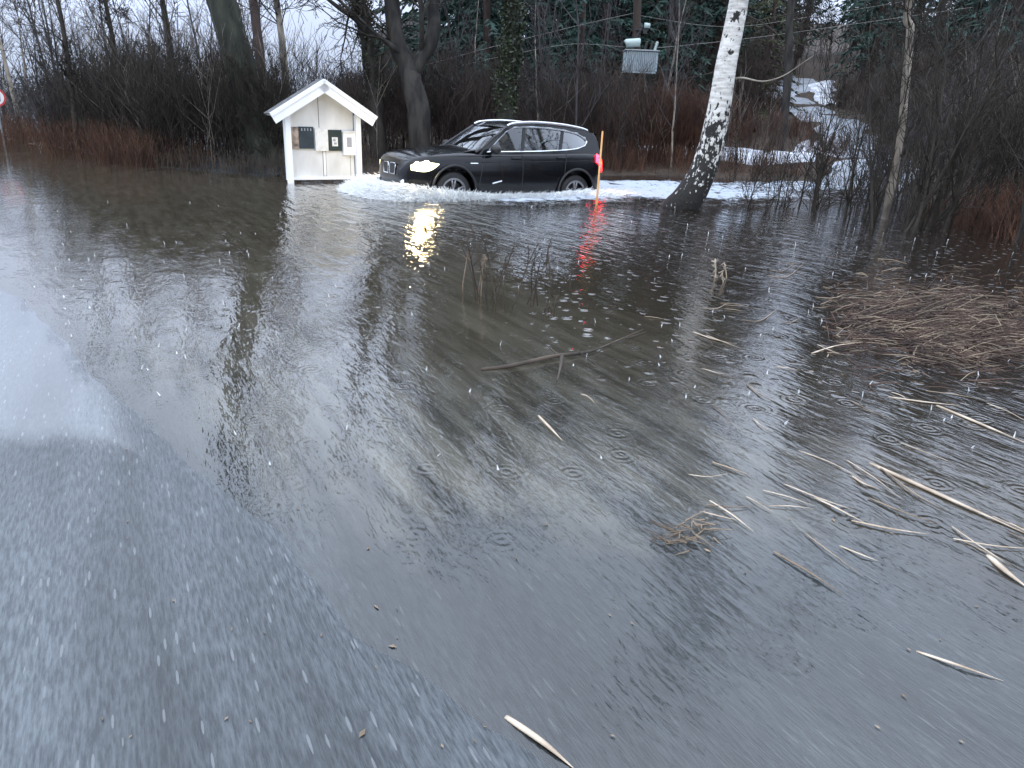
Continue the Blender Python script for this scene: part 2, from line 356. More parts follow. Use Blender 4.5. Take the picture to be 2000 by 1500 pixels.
def ground_mat():
    m, t, p = mat('leaf_litter_ground')
    g = N(t, 'ShaderNodeTexCoord')
    n1 = N(t, 'ShaderNodeTexNoise'); n1.inputs['Scale'].default_value = 3.5; n1.inputs['Detail'].default_value = 8; n1.inputs['Roughness'].default_value = .7; L(t, g.outputs['Object'], n1.inputs['Vector'])
    n2 = N(t, 'ShaderNodeTexNoise'); n2.inputs['Scale'].default_value = .5; n2.inputs['Detail'].default_value = 3; L(t, g.outputs['Object'], n2.inputs['Vector'])
    rp = N(t, 'ShaderNodeValToRGB'); rp.color_ramp.elements[0].position = .35; rp.color_ramp.elements[1].position = .68
    rp.color_ramp.elements[0].color = (.020, .015, .011, 1); rp.color_ramp.elements[1].color = (.075, .050, .032, 1)
    L(t, n1.outputs[0], rp.inputs[0])
    # gravelly mud at the road's verge, y < 9
    mud = N(t, 'ShaderNodeValToRGB'); mud.color_ramp.elements[0].position = .38; mud.color_ramp.elements[1].position = .66
    mud.color_ramp.elements[0].color = (.055, .052, .043, 1); mud.color_ramp.elements[1].color = (.24, .22, .185, 1); L(t, n1.outputs[0], mud.inputs[0])
    sp = N(t, 'ShaderNodeSeparateXYZ'); L(t, g.outputs['Object'], sp.inputs[0])
    ly = N(t, 'ShaderNodeMath', operation='MULTIPLY_ADD'); L(t, sp.outputs['Y'], ly.inputs[0]); ly.inputs[1].default_value = .55; L(t, sp.outputs['X'], ly.inputs[2])
    l2 = N(t, 'ShaderNodeMath', operation='MULTIPLY_ADD'); L(t, n2.outputs[0], l2.inputs[0]); l2.inputs[1].default_value = 2.2; L(t, ly.outputs[0], l2.inputs[2])
    mk = N(t, 'ShaderNodeMapRange', interpolation_type='SMOOTHSTEP'); mk.inputs[1].default_value = 2.6; mk.inputs[2].default_value = 5.2; mk.inputs[3].default_value = 1; mk.inputs[4].default_value = 0; L(t, l2.outputs[0], mk.inputs[0])
    mx = N(t, 'ShaderNodeMix', data_type='RGBA'); L(t, mk.outputs[0], mx.inputs[0]); L(t, rp.outputs[0], mx.inputs[6]); L(t, mud.outputs[0], mx.inputs[7])
    L(t, mx.outputs[2], p.inputs['Base Color']); p.inputs['Roughness'].default_value = .9
    b = N(t, 'ShaderNodeBump'); b.inputs['Strength'].default_value = .8; b.inputs['Distance'].default_value = .06; L(t, n1.outputs[0], b.inputs['Height']); L(t, b.outputs[0], p.inputs['Normal'])
    return m
MT['ground'] = ground_mat()

CARC = Vector((-.52, 15.74, 0)); CARH = math.atan2(-.535, -.845); CARZ = -.31    # car centre and heading
def water_mat(name='flood_water', foam=False):
    m, t, p = mat(name); o = t.nodes['Material Output']; t.nodes.remove(p)
    v, obj = road_map(t, 1, .27)
    def noise(vec, s, d, r=.55):
        n = N(t, 'ShaderNodeTexNoise'); n.inputs['Scale'].default_value = s; n.inputs['Detail'].default_value = d; n.inputs['Roughness'].default_value = r; L(t, vec, n.inputs['Vector']); return n.outputs[0]
    def math_(op, a, b, c=None):
        n = N(t, 'ShaderNodeMath', operation=op)
        for i, q in enumerate((a, b, c)):
            if q is None: continue
            if isinstance(q, (int, float)): n.inputs[i].default_value = q
            else: L(t, q, n.inputs[i])
        return n.outputs[0]
    def mapr(x, a, b, c, d, smooth=True):
        n = N(t, 'ShaderNodeMapRange'); 
        if smooth: n.interpolation_type = 'SMOOTHSTEP'
        for i, q in enumerate((a, b, c, d)): n.inputs[i + 1].default_value = q
        L(t, x, n.inputs[0]); return n.outputs[0]
    rip = noise(v, 5.5, 4); fine = noise(v, 22, 3)
    swell = noise(obj, 1.1, 2)
    # rings of rain drops
    vo = N(t, 'ShaderNodeTexVoronoi'); vo.voronoi_dimensions = '2D'; vo.inputs['Scale'].default_value = 3.4; L(t, obj, vo.inputs['Vector'])
    cc = N(t, 'ShaderNodeSeparateColor'); L(t, vo.outputs['Color'], cc.inputs[0])
    ring = math_('MULTIPLY', math_('SINE', math_('MULTIPLY_ADD', vo.outputs['Distance'], 46, math_('MULTIPLY', cc.outputs[1], 6.28)), 0), mapr(vo.outputs['Distance'], .05, .42, 1, 0))
    ring = math_('MULTIPLY', ring, math_('GREATER_THAN', cc.outputs[0], .60))
    # bubbles and little crowns where drops strike
    vb = N(t, 'ShaderNodeTexVoronoi'); vb.voronoi_dimensions = '2D'; vb.inputs['Scale'].default_value = 6.5; L(t, obj, vb.inputs['Vector'])
    cb = N(t, 'ShaderNodeSeparateColor'); L(t, vb.outputs['Color'], cb.inputs[0])
    sz = math_('MULTIPLY', cb.outputs[1], .30)
    dome = math_('MAXIMUM', math_('SUBTRACT', sz, vb.outputs['Distance']), 0)
    dome = math_('MULTIPLY', dome, math_('GREATER_THAN', cb.outputs[0], .35))
    # rougher water round the driving car
    vd = N(t, 'ShaderNodeVectorMath', operation='DISTANCE'); L(t, obj, vd.inputs[0]); vd.inputs[1].default_value = (1.0, 14.2, 0)
    stir = mapr(vd.outputs['Value'], 2.0, 8.5, 1, 0)
    sx = N(t, 'ShaderNodeSeparateXYZ'); L(t, obj, sx.inputs[0])
    right = mapr(math_('MULTIPLY_ADD', sx.outputs['Y'], .10, sx.outputs['X']), .3, 2.6, 0, 1)
    h = math_('MULTIPLY', rip, math_('MULTIPLY_ADD', stir, .075, math_('MULTIPLY_ADD', right, .0050, .0035)))
    h = math_('MULTIPLY_ADD', fine, math_('ADD', mapr(sx.outputs['Y'], 1.2, 3.6, .0016, 0), math_('MULTIPLY_ADD', right, .0004, .0017)), h)
    h = math_('MULTIPLY_ADD', swell, .006, h)
    h = math_('MULTIPLY_ADD', ring, math_('MULTIPLY_ADD', right, .0007, .0004), h)
    dome = math_('MULTIPLY', dome, mapr(sx.outputs['Y'], 3.6, 6, 0, 1))
    h = math_('MULTIPLY_ADD', dome, math_('MULTIPLY_ADD', right, .20, .006), h)
    h = math_('MULTIPLY', h, mapr(sx.outputs['Y'], 6, 22, 1, .30))
    b = N(t, 'ShaderNodeBump'); b.inputs['Strength'].default_value = 1; b.inputs['Distance'].default_value = 1; L(t, h, b.inputs['Height'])
    fr = N(t, 'ShaderNodeFresnel'); L(t, mapr(math_('MULTIPLY_ADD', sx.outputs['X'], .25, sx.outputs['Y']), 2.3, 5.2, 1.60, 1.95), fr.inputs[0]); L(t, b.outputs[0], fr.inputs[1])
    gl = N(t, 'ShaderNodeBsdfGlossy'); gl.inputs['Roughness'].default_value = .035; gl.inputs[0].default_value = (1, 1, 1, 1); L(t, b.outputs[0], gl.inputs['Normal'])
    tr = N(t, 'ShaderNodeBsdfTransparent'); 
    # clear over the shallow verge, brown with peat in the deep ditch to the right
    deep = mapr(math_('MULTIPLY_ADD', sx.outputs['Y'], .36, sx.outputs['X']), 1.9, 4.6, 0, 1)
    cm = N(t, 'ShaderNodeMix', data_type='RGBA'); L(t, deep, cm.inputs[0]); cm.inputs[6].default_value = (.95, .96, .94, 1); cm.inputs[7].default_value = (.50, .40, .28, 1)
    L(t, cm.outputs[2], tr.inputs[0])
    df = N(t, 'ShaderNodeBsdfDiffuse'); dm = N(t, 'ShaderNodeMix', data_type='RGBA'); L(t, deep, dm.inputs[0]); dm.inputs[6].default_value = (.115, .094, .060, 1); dm.inputs[7].default_value = (.026, .020, .015, 1); L(t, dm.outputs[2], df.inputs[0])
    body = N(t, 'ShaderNodeMixShader'); L(t, math_('MAXIMUM', math_('MULTIPLY', deep, .6), mapr(sx.outputs['Y'], 2.4, 6.0, .0, .28)), body.inputs[0]); L(t, tr.outputs[0], body.inputs[1]); L(t, df.outputs[0], body.inputs[2])
    mx = N(t, 'ShaderNodeMixShader'); L(t, fr.outputs[0], mx.inputs[0]); L(t, body.outputs[0], mx.inputs[1]); L(t, gl.outputs[0], mx.inputs[2])
    last = mx.outputs[0]
    if foam:
        fw = N(t, 'ShaderNodeBsdfDiffuse'); fw.inputs[0].default_value = (.42, .47, .53, 1); L(t, b.outputs[0], fw.inputs[1])
        at = N(t, 'ShaderNodeAttribute'); at.attribute_name = 'foam'
        fm = mapr(math_('MULTIPLY_ADD', noise(obj, 6, 7, .7), 1.5, math_('ADD', at.outputs['Fac'], -1.1)), .10, .42, 0, 1)
        m3 = N(t, 'ShaderNodeMixShader'); L(t, fm, m3.inputs[0]); L(t, last, m3.inputs[1]); L(t, fw.outputs[0], m3.inputs[2]); last = m3.outputs[0]
    L(t, last, o.inputs[0]); return m
MT['water'] = water_mat()
MT['wake'] = water_mat('foamy_wake_water', True)
def foam_mat():
    m, t, p = mat('splash_foam'); p.inputs['Base Color'].default_value = (.82, .84, .84, 1); p.inputs['Roughness'].default_value = .3
    p.inputs['Subsurface Weight'].default_value = 0
    return m
MT['foam'] = foam_mat()

# ------------------------------------------------------------------ terrain
EDGE = [(-14, 13.6), (-7.5, 8.3), (-3.79, 5.61), (-2.9, 4.62), (-2.04, 3.64), (-.83, 2.43), (-.46, 1.94), (.04, 1.54), (.9, .6), (2.2, -1.5), (6, -9)]
SHORE = [(-60, 62), (-30, 38), (-16, 25.5), (-8.2, 18.2), (-5.2, 17.2), (-2.5, 18.4), (1, 20.6), (4, 22.6), (8, 22.6), (9.6, 20.5), (10.0, 17), (8.6, 13.6), (8.2, 11.2), (9.6, 8.4), (13, 5), (30, -8)]
def sdist(poly, X, Y):
    """signed distance to a polyline; positive to the left of its direction"""
    best = np.full(X.shape, 1e9); sg = np.ones(X.shape)
    for (x0, y0), (x1, y1) in zip(poly[:-1], poly[1:]):
        dx, dy = x1 - x0, y1 - y0; l2 = dx * dx + dy * dy
        tt = np.clip(((X - x0) * dx + (Y - y0) * dy) / l2, 0, 1)
        px, py = X - x0 - tt * dx, Y - y0 - tt * dy; d = np.hypot(px, py)
        cr = dx * py - dy * px
        k = d < best - 1e-9; best = np.where(k, d, best); sg = np.where(k, np.sign(cr + 1e-12), sg)
    return best * sg
def sm(a, b, x): 
    q = np.clip((x - a) / (b - a), 0, 1); return q * q * (3 - 2 * q)
def vnoise(X, Y, s, seed=0):
    return np.sin(X * s + seed) * np.cos(Y * s * 1.13 + seed * 2.1) * .5 + np.sin((X + Y) * s * 1.9 + seed * 3.3) * .25 + np.cos((X - 1.6 * Y) * s * 2.7 + seed) * .25
def terrain(X, Y):
    X = np.asarray(X, float); Y = np.asarray(Y, float)
    e = -sdist(EDGE, X, Y)            # positive on the road's dry side
    s = sdist(SHORE, X, Y)            # positive up the bank
    z = np.where(e > 0, np.minimum(.05, .030 * e), np.maximum(-.34, .024 * e)) - .0055 + .0013 * vnoise(X, Y, 2.6, 2) + .0005 * vnoise(X, Y, 9, 5)
    z = np.where((e < 0), z - .26 * sm(3.0, 7, -e) * sm(1.0, 4.5, X), z)
    lake = z
    hill = sm(-16, 6, X) * .125 + .012
    bank = np.minimum(s * .16, .55) + np.maximum(s - 5, 0) * hill * sm(5, 16, s) + .10 * vnoise(X, Y, .9, 1.2) * sm(.5, 3, s) + .5 * vnoise(X, Y, .16, 2) * sm(8, 20, s)
    lake = lake + 13 * sm(-7, -32, Y) * (1 + .12 * vnoise(X, Y, .35, 4))      # unseen rise added behind the camera to darken the car's reflections
    k = sm(-2.5, 0, s)
    return np.where(s > 0, bank, lake * (1 - k))
def tz(x, y): return float(terrain(np.array([x]), np.array([y]))[0])
def axis(a, b, c, d, n1, n2, n3): return np.unique(np.concatenate([np.linspace(a, b, n1), np.linspace(b, c, n2), np.linspace(c, d, n3)]))
gx = axis(-110, -14, 14, 110, 40, 150, 40); gy = axis(-40, -2, 34, 170, 12, 200, 60)
XX, YY = np.meshgrid(gx, gy); ZZ = terrain(XX, YY)
def grid_mesh(name, X, Y, Z):
    ny, nx = X.shape
    i = (np.arange(ny - 1)[:, None] * nx + np.arange(nx - 1)[None]).ravel()
    return quick_mesh(name, np.stack([X, Y, Z], -1).reshape(-1, 3), np.stack([i, i + 1, i + nx + 1, i + nx], -1))
tag(link('ground', grid_mesh('ground', XX, YY, ZZ), MT['ground'], smooth=True), kind='structure')

# asphalt road: a sheet 4 mm above the ground following its crown, its right margin ragged under the shallow water
rd = np.array([math.sin(ROADDIR), math.cos(ROADDIR)]); rn = np.array([math.cos(ROADDIR), -math.sin(ROADDIR)])
al = np.concatenate([np.linspace(-14, -1, 20)[:-1], np.linspace(-1, 10, 130)[:-1], np.linspace(10, 60, 60)]); ac = np.linspace(-6.4, 3.6, 90)
A, B = np.meshgrid(al, ac, indexing='ij')
wob = 1 + (.10 * np.sin(A * 1.7) + .07 * np.sin(A * 4.1 + 1) + .04 * np.sin(A * 11)) * np.clip((B - 1.8) / 1.8, 0, 1)
RX = A * rd[0] + B * wob * rn[0] + .12; RY = A * rd[1] + B * wob * rn[1]
tag(link('road', grid_mesh('road', RX, RY, terrain(RX, RY) + .004), MT['asphalt'], smooth=True), kind='structure')

wx = np.linspace(-75, 40, 60); wy = np.linspace(-25, 70, 60); WX, WY = np.meshgrid(wx, wy)
tag(link('water', grid_mesh('water', WX, WY, WX * 0), MT['water'], smooth=True), kind='structure')

# side road winding up the hill on the right
def spline(pts, n):
    pts = [Vector(p) for p in pts]; out_ = []
    for i in range(len(pts) - 1):
        p0, p1, p2, p3 = pts[max(i - 1, 0)], pts[i], pts[i + 1], pts[min(i + 2, len(pts) - 1)]
        for k in range(n):
            q = k / n
            out_.append(.5 * ((2 * p1) + (p2 - p0) * q + (2 * p0 - 5 * p1 + 4 * p2 - p3) * q * q + (3 * p1 - p0 - 3 * p2 + p3) * q ** 3))
    out_.append(pts[-1]); return out_
def drape(pts, half, lift, n=9, rag=.0, seed=0):
    rows = []
    for i, p in enumerate(pts):
        t = (pts[min(i + 1, len(pts) - 1)] - pts[max(i - 1, 0)]); t.z = 0; t.normalize(); nn = Vector((t.y, -t.x, 0))
        hw = half[i] if hasattr(half, '__len__') else half
        row = []
        for k in range(n):
            s = -1 + 2 * k / (n - 1)
            ww = hw * (1 + rag * mnoise.noise(Vector((p.x * .9 + seed, p.y * .9, s * 3))))
            q = p + nn * s * ww
            row.append((q.x, q.y, tz(q.x, q.y) + lift * (1 - s * s * .9)))
        rows.append(row)
    return rows
SIDE = spline([(7.6, 19, 0), (10.6, 23.2, 0), (12.8, 29, 0), (13.75, 33, 0), (13.8, 35.5, 0), (14.0, 38.8, 0), (15.2, 45.1, 0), (15.9, 48, 0), (18.9, 55.3, 0), (20.4, 57.4, 0)], 7)

# ------------------------------------------------------------------ vegetation builders
def unit(v): return v / (np.linalg.norm(v) + 1e-9)
def grow(S, p, d, Ln, r, lvl, P, q, spread=None):
    """recursive bare branching; S collects (p0,p1,r0,r1,lvl)"""
    n = P['n'][lvl]; step = Ln / n; pts = [np.array(p)]; d = unit(np.array(d, float)); rr = r
    ds = [d]
    for i in range(n):
        d = unit(d + q.normal(0, P['wob'][lvl], 3) + np.array([0, 0, P['up'][lvl]]))
        p2 = pts[-1] + d * step; r2 = max(r * (1 - (i + 1) / n * P['tap'][lvl]), P['rmin'])
        S.append((pts[-1], p2, rr, r2, lvl)); pts.append(p2); ds.append(d); rr = r2
    if lvl + 1 < len(P['n']):
        for _ in range(P['kids'][lvl]):
            f = q.uniform(P['f0'][lvl], 1.0); k = min(int(f * n), n - 1); ff = f * n - k
            bp = pts[k] * (1 - ff) + pts[k + 1] * ff
            a = q.uniform(*P['ang'][lvl]); az = q.uniform(0, 2 * math.pi); dd = ds[k]
            x = unit(np.cross(dd, [.3, .2, .93])); y = np.cross(dd, x)
            nd = dd * math.cos(a) + (x * math.cos(az) + y * math.sin(az)) * math.sin(a)
            grow(S, bp, nd, Ln * P['len'][lvl] * q.uniform(.6, 1.15) * (1.15 - .55 * f), max(r * P['rr'][lvl] * (1.1 - .6 * f), P['rmin']), lvl + 1, P, q)
TREE = dict(n=[10, 6, 5, 3], wob=[.05, .13, .2, .25], up=[.05, .08, .05, .03], tap=[.85, .85, .8, .5], rmin=.006, kids=[16, 7, 4], f0=[.3, .25, .2], ang=[(.5, 1.0), (.4, .9), (.4, 1.0)], len=[.34, .45, .5], rr=[.36, .5, .55])
SAPL = dict(n=[8, 5, 3], wob=[.06, .12, .2], up=[.05, .12, .06], tap=[.85, .7, .4], rmin=.0045, kids=[13, 5], f0=[.2, .2], ang=[(.35, .8), (.35, .8)], len=[.34, .4], rr=[.45, .6])
def segs_obj(name, S, m, parent, n=3):
    if not S: return None
    return link(name, seg_mesh(name, [s[0] for s in S], [s[1] for s in S], [s[2] for s in S], [s[3] for s in S], n), m, parent, smooth=True)
def tree_proto(name, h, r, P, seed, mt, mc, loc=(0, 0, 0), lean=(0, 0)):
    q = np.random.default_rng(seed); S = []
    root = empty(name, loc)
    grow(S, (0, 0, -.3), (lean[0], lean[1], 1), h, r, 0, P, q)
    tr = [s for s in S if s[4] == 0]
    b = MB(); b.tube([tr[0][0]] + [s[1] for s in tr], [tr[0][2] * 1.25] + [s[3] for s in tr], 7)
    for s in S:
        if s[4] == 1 and s[2] > .03: b.tube([s[0], s[1]], [s[2], s[3]], 5)
    b.build('trunk', mt, root, True, fix=False)
    segs_obj('crown', [s for s in S if s[4] >= 1], mc, root)
    return root
def spruce_proto(name, h, seed, m, wid=.2):
    q = np.random.default_rng(seed); root = empty(name)
    b = MB(); b.tube([(0, 0, -.4), (0, 0, h * .5), (0, 0, h)], [h * .014, h * .009, .02], 6); b.build('trunk', MT['bark_pine'], root, True, fix=False)
    V = []; F = []
    z = h * q.uniform(.08, .16)
    while z < h * .99:
        f = 1 - z / h; Lb = (h * wid * f ** .85 + .12)
        for a in q.uniform(0, 2 * math.pi, int(5 + 4 * f)):
            Lr = Lb * q.uniform(.65, 1.1); droop = .25 + .35 * f
            nb = int(6 + Lr * 7)
            tt = q.uniform(.12, 1, nb)
            ca, sa = math.cos(a), math.sin(a)
            for s in tt:
                c = np.array([ca * Lr * s, sa * Lr * s, z - droop * Lr * s * s * .8 + .12 * Lr * s ** 3 + q.normal(0, .04)])
                side = np.array([-sa, ca, 0]) * q.choice([-1, 1]) * q.uniform(.3, 1) + np.array([ca, sa, 0]) * q.uniform(.2, .8) + np.array([0, 0, q.uniform(-.75, .0)])
                side = unit(side) * q.uniform(.14, .34) * (.5 + .8 * f)
                ww = unit(np.cross(side, q.normal(0, 1, 3))) * q.uniform(.025, .06)
                i = len(V); V += [c - ww, c + ww, c + side + ww * .25, c + side - ww * .25]; F.append((i, i + 1, i + 2, i + 3))
        z += h * q.uniform(.018, .03) + .06
    link('crown', quick_mesh('crown', np.array(V), np.array(F)), m, root)
    return root

def feature_trunk(root, pts, rad, m, n=14, rough=.10, name='trunk', sub=6, seed=0, fork=None):
    """a knobbly trunk following a path given in world points; also forks, joined into the same mesh"""
    b = MB(); o0 = root.location
    for pth, rr in [(pts, rad)] + (fork or []):
        P = spline(pth, sub); rad2 = np.interp(np.linspace(0, 1, len(P)), np.linspace(0, 1, len(rr)), rr)
        k0 = len(b.v); b.tube([p - o0 for p in P], list(rad2), n)
        for i in range(k0, len(b.v)):
            ring = (i - k0) // n; c = P[min(ring, len(P) - 1)] - o0; v = Vector(b.v[i]); d = v - c
            kn = mnoise.noise(Vector((v.x * 3.1 + seed, v.y * 3.1, v.z * .9))) + .5 * mnoise.noise(Vector((v.x * 8 + seed, v.y * 8, v.z * 2.4)))
            b.v[i] = tuple(c + d * (1 + rough * 1.6 * kn))
    return b.build(name, m, root, True)
def twigs_on(root, path, q, count, ln, r, P, f0=.3, m=None, name='crown', updir=(0, 0, 1), out=1.0, nsides=3):
    S = []; P3 = [np.array(p - root.location) for p in spline(path, 6)]
    for _ in range(count):
        f = q.uniform(f0, 1); i = min(int(f * (len(P3) - 1)), len(P3) - 2); t = unit(P3[i + 1] - P3[i])
        d = unit(q.normal(0, 1, 3)) * out + t * .5 + np.array(updir) * .45
        grow(S, P3[i], d, ln * q.uniform(.45, 1.15) * (1.2 - .5 * f), r * q.uniform(.6, 1.2), 0, P, q)
    return segs_obj(name, S, m or MT['twig'], root, nsides)
LIMB = dict(n=[6, 5, 3], wob=[.14, .18, .25], up=[.07, .05, .02], tap=[.8, .75, .5], rmin=.006, kids=[9, 5], f0=[.15, .15], ang=[(.4, 1.0), (.4, 1.0)], len=[.45, .45], rr=[.5, .55])

# ------------------------------------------------------------------ side road and snow
b = MB(); b.grid(drape(SIDE, 1.2, .05, 11, .08)); tag(b.build('side_road', MT['ice_road'], smooth=True, fix=False), kind='structure')
def snow_bank(pts, half, name, seed):
    P = spline(pts, 8); hw = [half * (.25 + math.sin(math.pi * min(max(i / (len(P) - 1), .04), .96)) ** .6) for i in range(len(P))]
    b = MB(); b.grid(drape(P, hw, .09, 11, .45, seed)); tag(b.build(name, MT['snow'], smooth=True, fix=False), kind='structure')
snow_bank([(3.6, 27.0, 0), (6.2, 27.4, 0), (9.9, 26.2, 0)], 2.1, 'snow', 1)
snow_bank([(16.6, 43, 0), (17.6, 47, 0), (19.0, 51, 0), (20.6, 54, 0)], .55, 'snow', 5)
snow_bank([(10.0, 26.2, 0), (10.9, 29, 0), (11.9, 32, 0)], .6, 'snow', 9)
snow_bank([(17.0, 24, 0), (19.5, 25, 0), (22, 25.4, 0)], .9, 'snow', 13)
snow_bank([(13.0, 43, 0), (13.9, 48.5, 0), (15.8, 54, 0)], .55, 'snow', 17)

# ------------------------------------------------------------------ thickets nobody could count
def brush(name, polys, count, hgt, m, label, cat, rad=(.006, .014), lean=.18, kids=4, kidlen=.35, seed=1, minz=-.3, dens=None, keep=False):
    q = np.random.default_rng(seed); P0, P1, R0, R1 = [], [], [], []
    wts = np.array([abs((x1 - x0) * (y1 - y0)) if dens is None else 1 for x0, y0, x1, y1 in polys], float); wts /= wts.sum()
    for (x0, y0, x1, y1), wt in zip(polys, wts):
        n = int(count * wt); X = q.uniform(x0, x1, n); Y = q.uniform(y0, y1, n)
        Z = terrain(X, Y); k = (Z > minz) & ~((X / Y > .335) & (X / Y < .428) & (Y > 23.5) & (Y < 50) & (q.uniform(size=n) < (0 if keep else .94))); X, Y, Z = X[k], Y[k], Z[k]; n = len(X)
        for i in range(0, n):
            if q.uniform() < .75 and i:      # grow in clumps
                j = q.integers(0, i); X[i] = X[j] + q.normal(0, .16); Y[i] = Y[j] + q.normal(0, .16)
        Z = terrain(X, Y)
        H = q.uniform(*hgt, n) * (.75 + .5 * (vnoise(X, Y, .55, seed) * .5 + .5)); D = np.stack([q.normal(0, lean, n), q.normal(0, lean, n), np.ones(n)], 1)
        rr = q.uniform(*rad, n); p = np.stack([X, Y, Z - .1], 1)
        ns = 5
        for s in range(ns):
            D2 = D + q.normal(0, .07, (n, 3)); D2[:, 2] = 1
            p2 = p + D2 * (H / ns)[:, None]
            P0.append(p); P1.append(p2); R0.append(rr * (1 - .16 * s)); R1.append(rr * (1 - .16 * (s + 1)))
            if s >= 1:
                for _ in range(kids if s > 1 else kids // 2):
                    f = q.uniform(0, 1, n)[:, None]; a = p * (1 - f) + p2 * f
                    kd = np.stack([q.normal(0, .55, n), q.normal(0, .55, n), q.uniform(.4, 1.2, n)], 1) + D * .3
                    kl = (H * kidlen * q.uniform(.4, 1, n) * (1.1 - s * .13))[:, None]
                    c = a + kd * kl * .55; e2 = c + (kd + q.normal(0, .3, (n, 3)) + [0, 0, .2]) * kl * .5
                    r2 = np.maximum(rr * .5, .0035)
                    P0 += [a, c]; P1 += [c, e2]; R0 += [r2, r2 * .85]; R1 += [r2 * .85, r2 * .5]
            p, D = p2, D2
    o = link(name, seg_mesh(name, np.concatenate(P0), np.concatenate(P1), np.concatenate(R0), np.concatenate(R1), 3), m, smooth=True)
    return tag(o, label, cat, kind='stuff')
def strip(pts, w, n):      # boxes along a line
    P = spline(pts, n); return [(p.x - w, p.y - w, p.x + w, p.y + w) for p in P]
LEFTB = [(-19, 29.5, 0), (-14, 25.2, 0), (-9.6, 20.8, 0), (-6.4, 19.6, 0)]
brush('brush_thicket', strip([(-13.5, 25.0, 0), (-9.6, 20.8, 0), (-6.6, 19.6, 0)], 1.5, 6), 1150, (1.7, 2.9), MT['twig'], 'dense purplish brown leafless brush along the flooded left bank', 'brush', seed=3, minz=-.05, dens=1, lean=.14)
brush('brush_thicket', strip([(-12.5, 23.8, 0), (-9.2, 20.4, 0), (-6.4, 19.0, 0)], 1.1, 6), 110, (1.6, 3.2), MT['twig_pale'], 'scattered pale stems in the brush of the left bank', 'brush', seed=61, minz=-.05, dens=1, lean=.12, kids=2)
brush('brush_thicket', strip([(-4, 20.4, 0), (3, 24, 0), (9, 25, 0)], 1.0, 6), 100, (1.2, 2.6), MT['twig_pale'], 'scattered pale stems in the undergrowth behind the car', 'brush', seed=62, minz=-.05, dens=1, lean=.12, kids=2)
brush('brush_thicket', [(9.4, 12, 13.5, 20)], 60, (1.4, 3.2), MT['twig_pale'], 'scattered pale stems in the thicket of the right bank', 'brush', seed=63, minz=-.05, lean=.2, kids=2)
brush('brush_thicket', strip([(-20, 30.5, 0), (-14.5, 26, 0)], 1.3, 6), 420, (1.0, 1.9), MT['twig_grey'], 'low grey brush on the bank at far left', 'brush', seed=14, minz=-.05, dens=1, lean=.14)
brush('brush_thicket', strip([(-4.2, 20.8, 0), (-1, 22, 0), (3, 24.5, 0)], 1.4, 5), 900, (1.4, 2.7), MT['twig_brown'], 'dark leafless undergrowth behind the notice shelter and the car', 'brush', seed=4, minz=-.05, dens=1, lean=.12)
brush('brush_thicket', strip([(1.8, 23.8, 0), (5, 24.8, 0), (5.6, 25.2, 0)], .9, 6), 780, (1.3, 2.1), MT['twig_red'], 'reddish brown upright saplings along the bank behind the wooden stake', 'brush', rad=(.006, .012), seed=5, lean=.07, kids=2, minz=-.05, dens=1)
brush('brush_thicket', [(9.4, 15.5, 14, 22), (9.6, 11.5, 14, 17)], 620, (1.6, 3.6), MT['twig_brown'], 'tangled dark thicket on the right bank', 'brush', seed=6, lean=.2, minz=-.02)
brush('brush_thicket', [(14.5, 22, 26, 36), (3, 30.5, 11.5, 42)], 1150, (1.5, 3.4), MT['twig_brown'], 'brown undergrowth spread over the hillside', 'brush', seed=8, lean=.15, minz=0, rad=(.01, .018))
brush('brush_thicket', [(-40, 36, -6, 62)], 900, (1.2, 2.6), MT['twig_grey'], 'grey hazy brushwood far behind the left bank', 'brush', seed=9, lean=.12, minz=0, rad=(.014, .026))
brush('brush_thicket', [(0, 40, 34, 75)], 800, (3.0, 5.5), MT['twig_brown'], 'leafless young wood up the far slope', 'brush', seed=10, lean=.10, minz=0, rad=(.016, .03))
def reeds(name, polys, count, hgt, m, label, seed, lean=.16, rad=(.004, .009), minz=-.2, cat='reeds'):
    return brush(name, polys, count, hgt, m, label, cat, rad=rad, lean=lean, kids=1, kidlen=.22, seed=seed, minz=minz, dens=1)
brush('brush_thicket', strip([(5.6, 24.2, 0), (8.2, 24.4, 0)], .6, 5), 90, (1.2, 2.0), MT['twig_red'], 'sparse red brown saplings in front of the snow', 'brush', rad=(.008, .014), seed=15, lean=.08, kids=2, minz=-.05, dens=1)
reeds('reed_bed', strip([(-22, 30.5, 0), (-16, 25.4, 0), (-11.5, 20.9, 0), (-8.4, 18.4, 0)], .9, 6), 3300, (.45, 1.1), MT['reed_red'], 'rust coloured dead grass along the water edge at far left', 21)
reeds('reed_bed', strip([(-8.6, 18.2, 0), (-6.6, 17.4, 0), (-5.4, 17.2, 0)], .6, 5), 520, (.25, .7), MT['reed_dark'], 'dark tufted grass at the water edge left of the shelter', 22)
reeds('reed_bed', [(8.3, 12.2, 10.6, 15.2), (8.4, 9.4, 11.5, 12.6), (7.6, 11.0, 9.0, 13.5), (6.9, 10.0, 8.4, 11.6)], 2500, (.3, .9), MT['reed_red'], 'reddish dead grass on the bank at the right edge', 23, lean=.3)
reeds('reed_bed', [(7.6, 17.2, 10.6, 21.2)], 300, (.3, .8), MT['reed_dark'], 'dark dry grass at the foot of the side road', 24, lean=.3)
reeds('reed_bed', strip([(-4.6, 18.6, 0), (-1.5, 19.6, 0), (1.5, 21.4, 0)], .7, 5), 600, (.3, .9), MT['reed_dark'], 'dark dead grass on the bank behind the car', 25)
reeds('reed_bed', strip([(2.2, 22.4, 0), (5.0, 23.4, 0), (8.0, 23.4, 0)], .6, 5), 1000, (.3, .9), MT['reed_red'], 'rusty dead grass below the reddish saplings', 26)

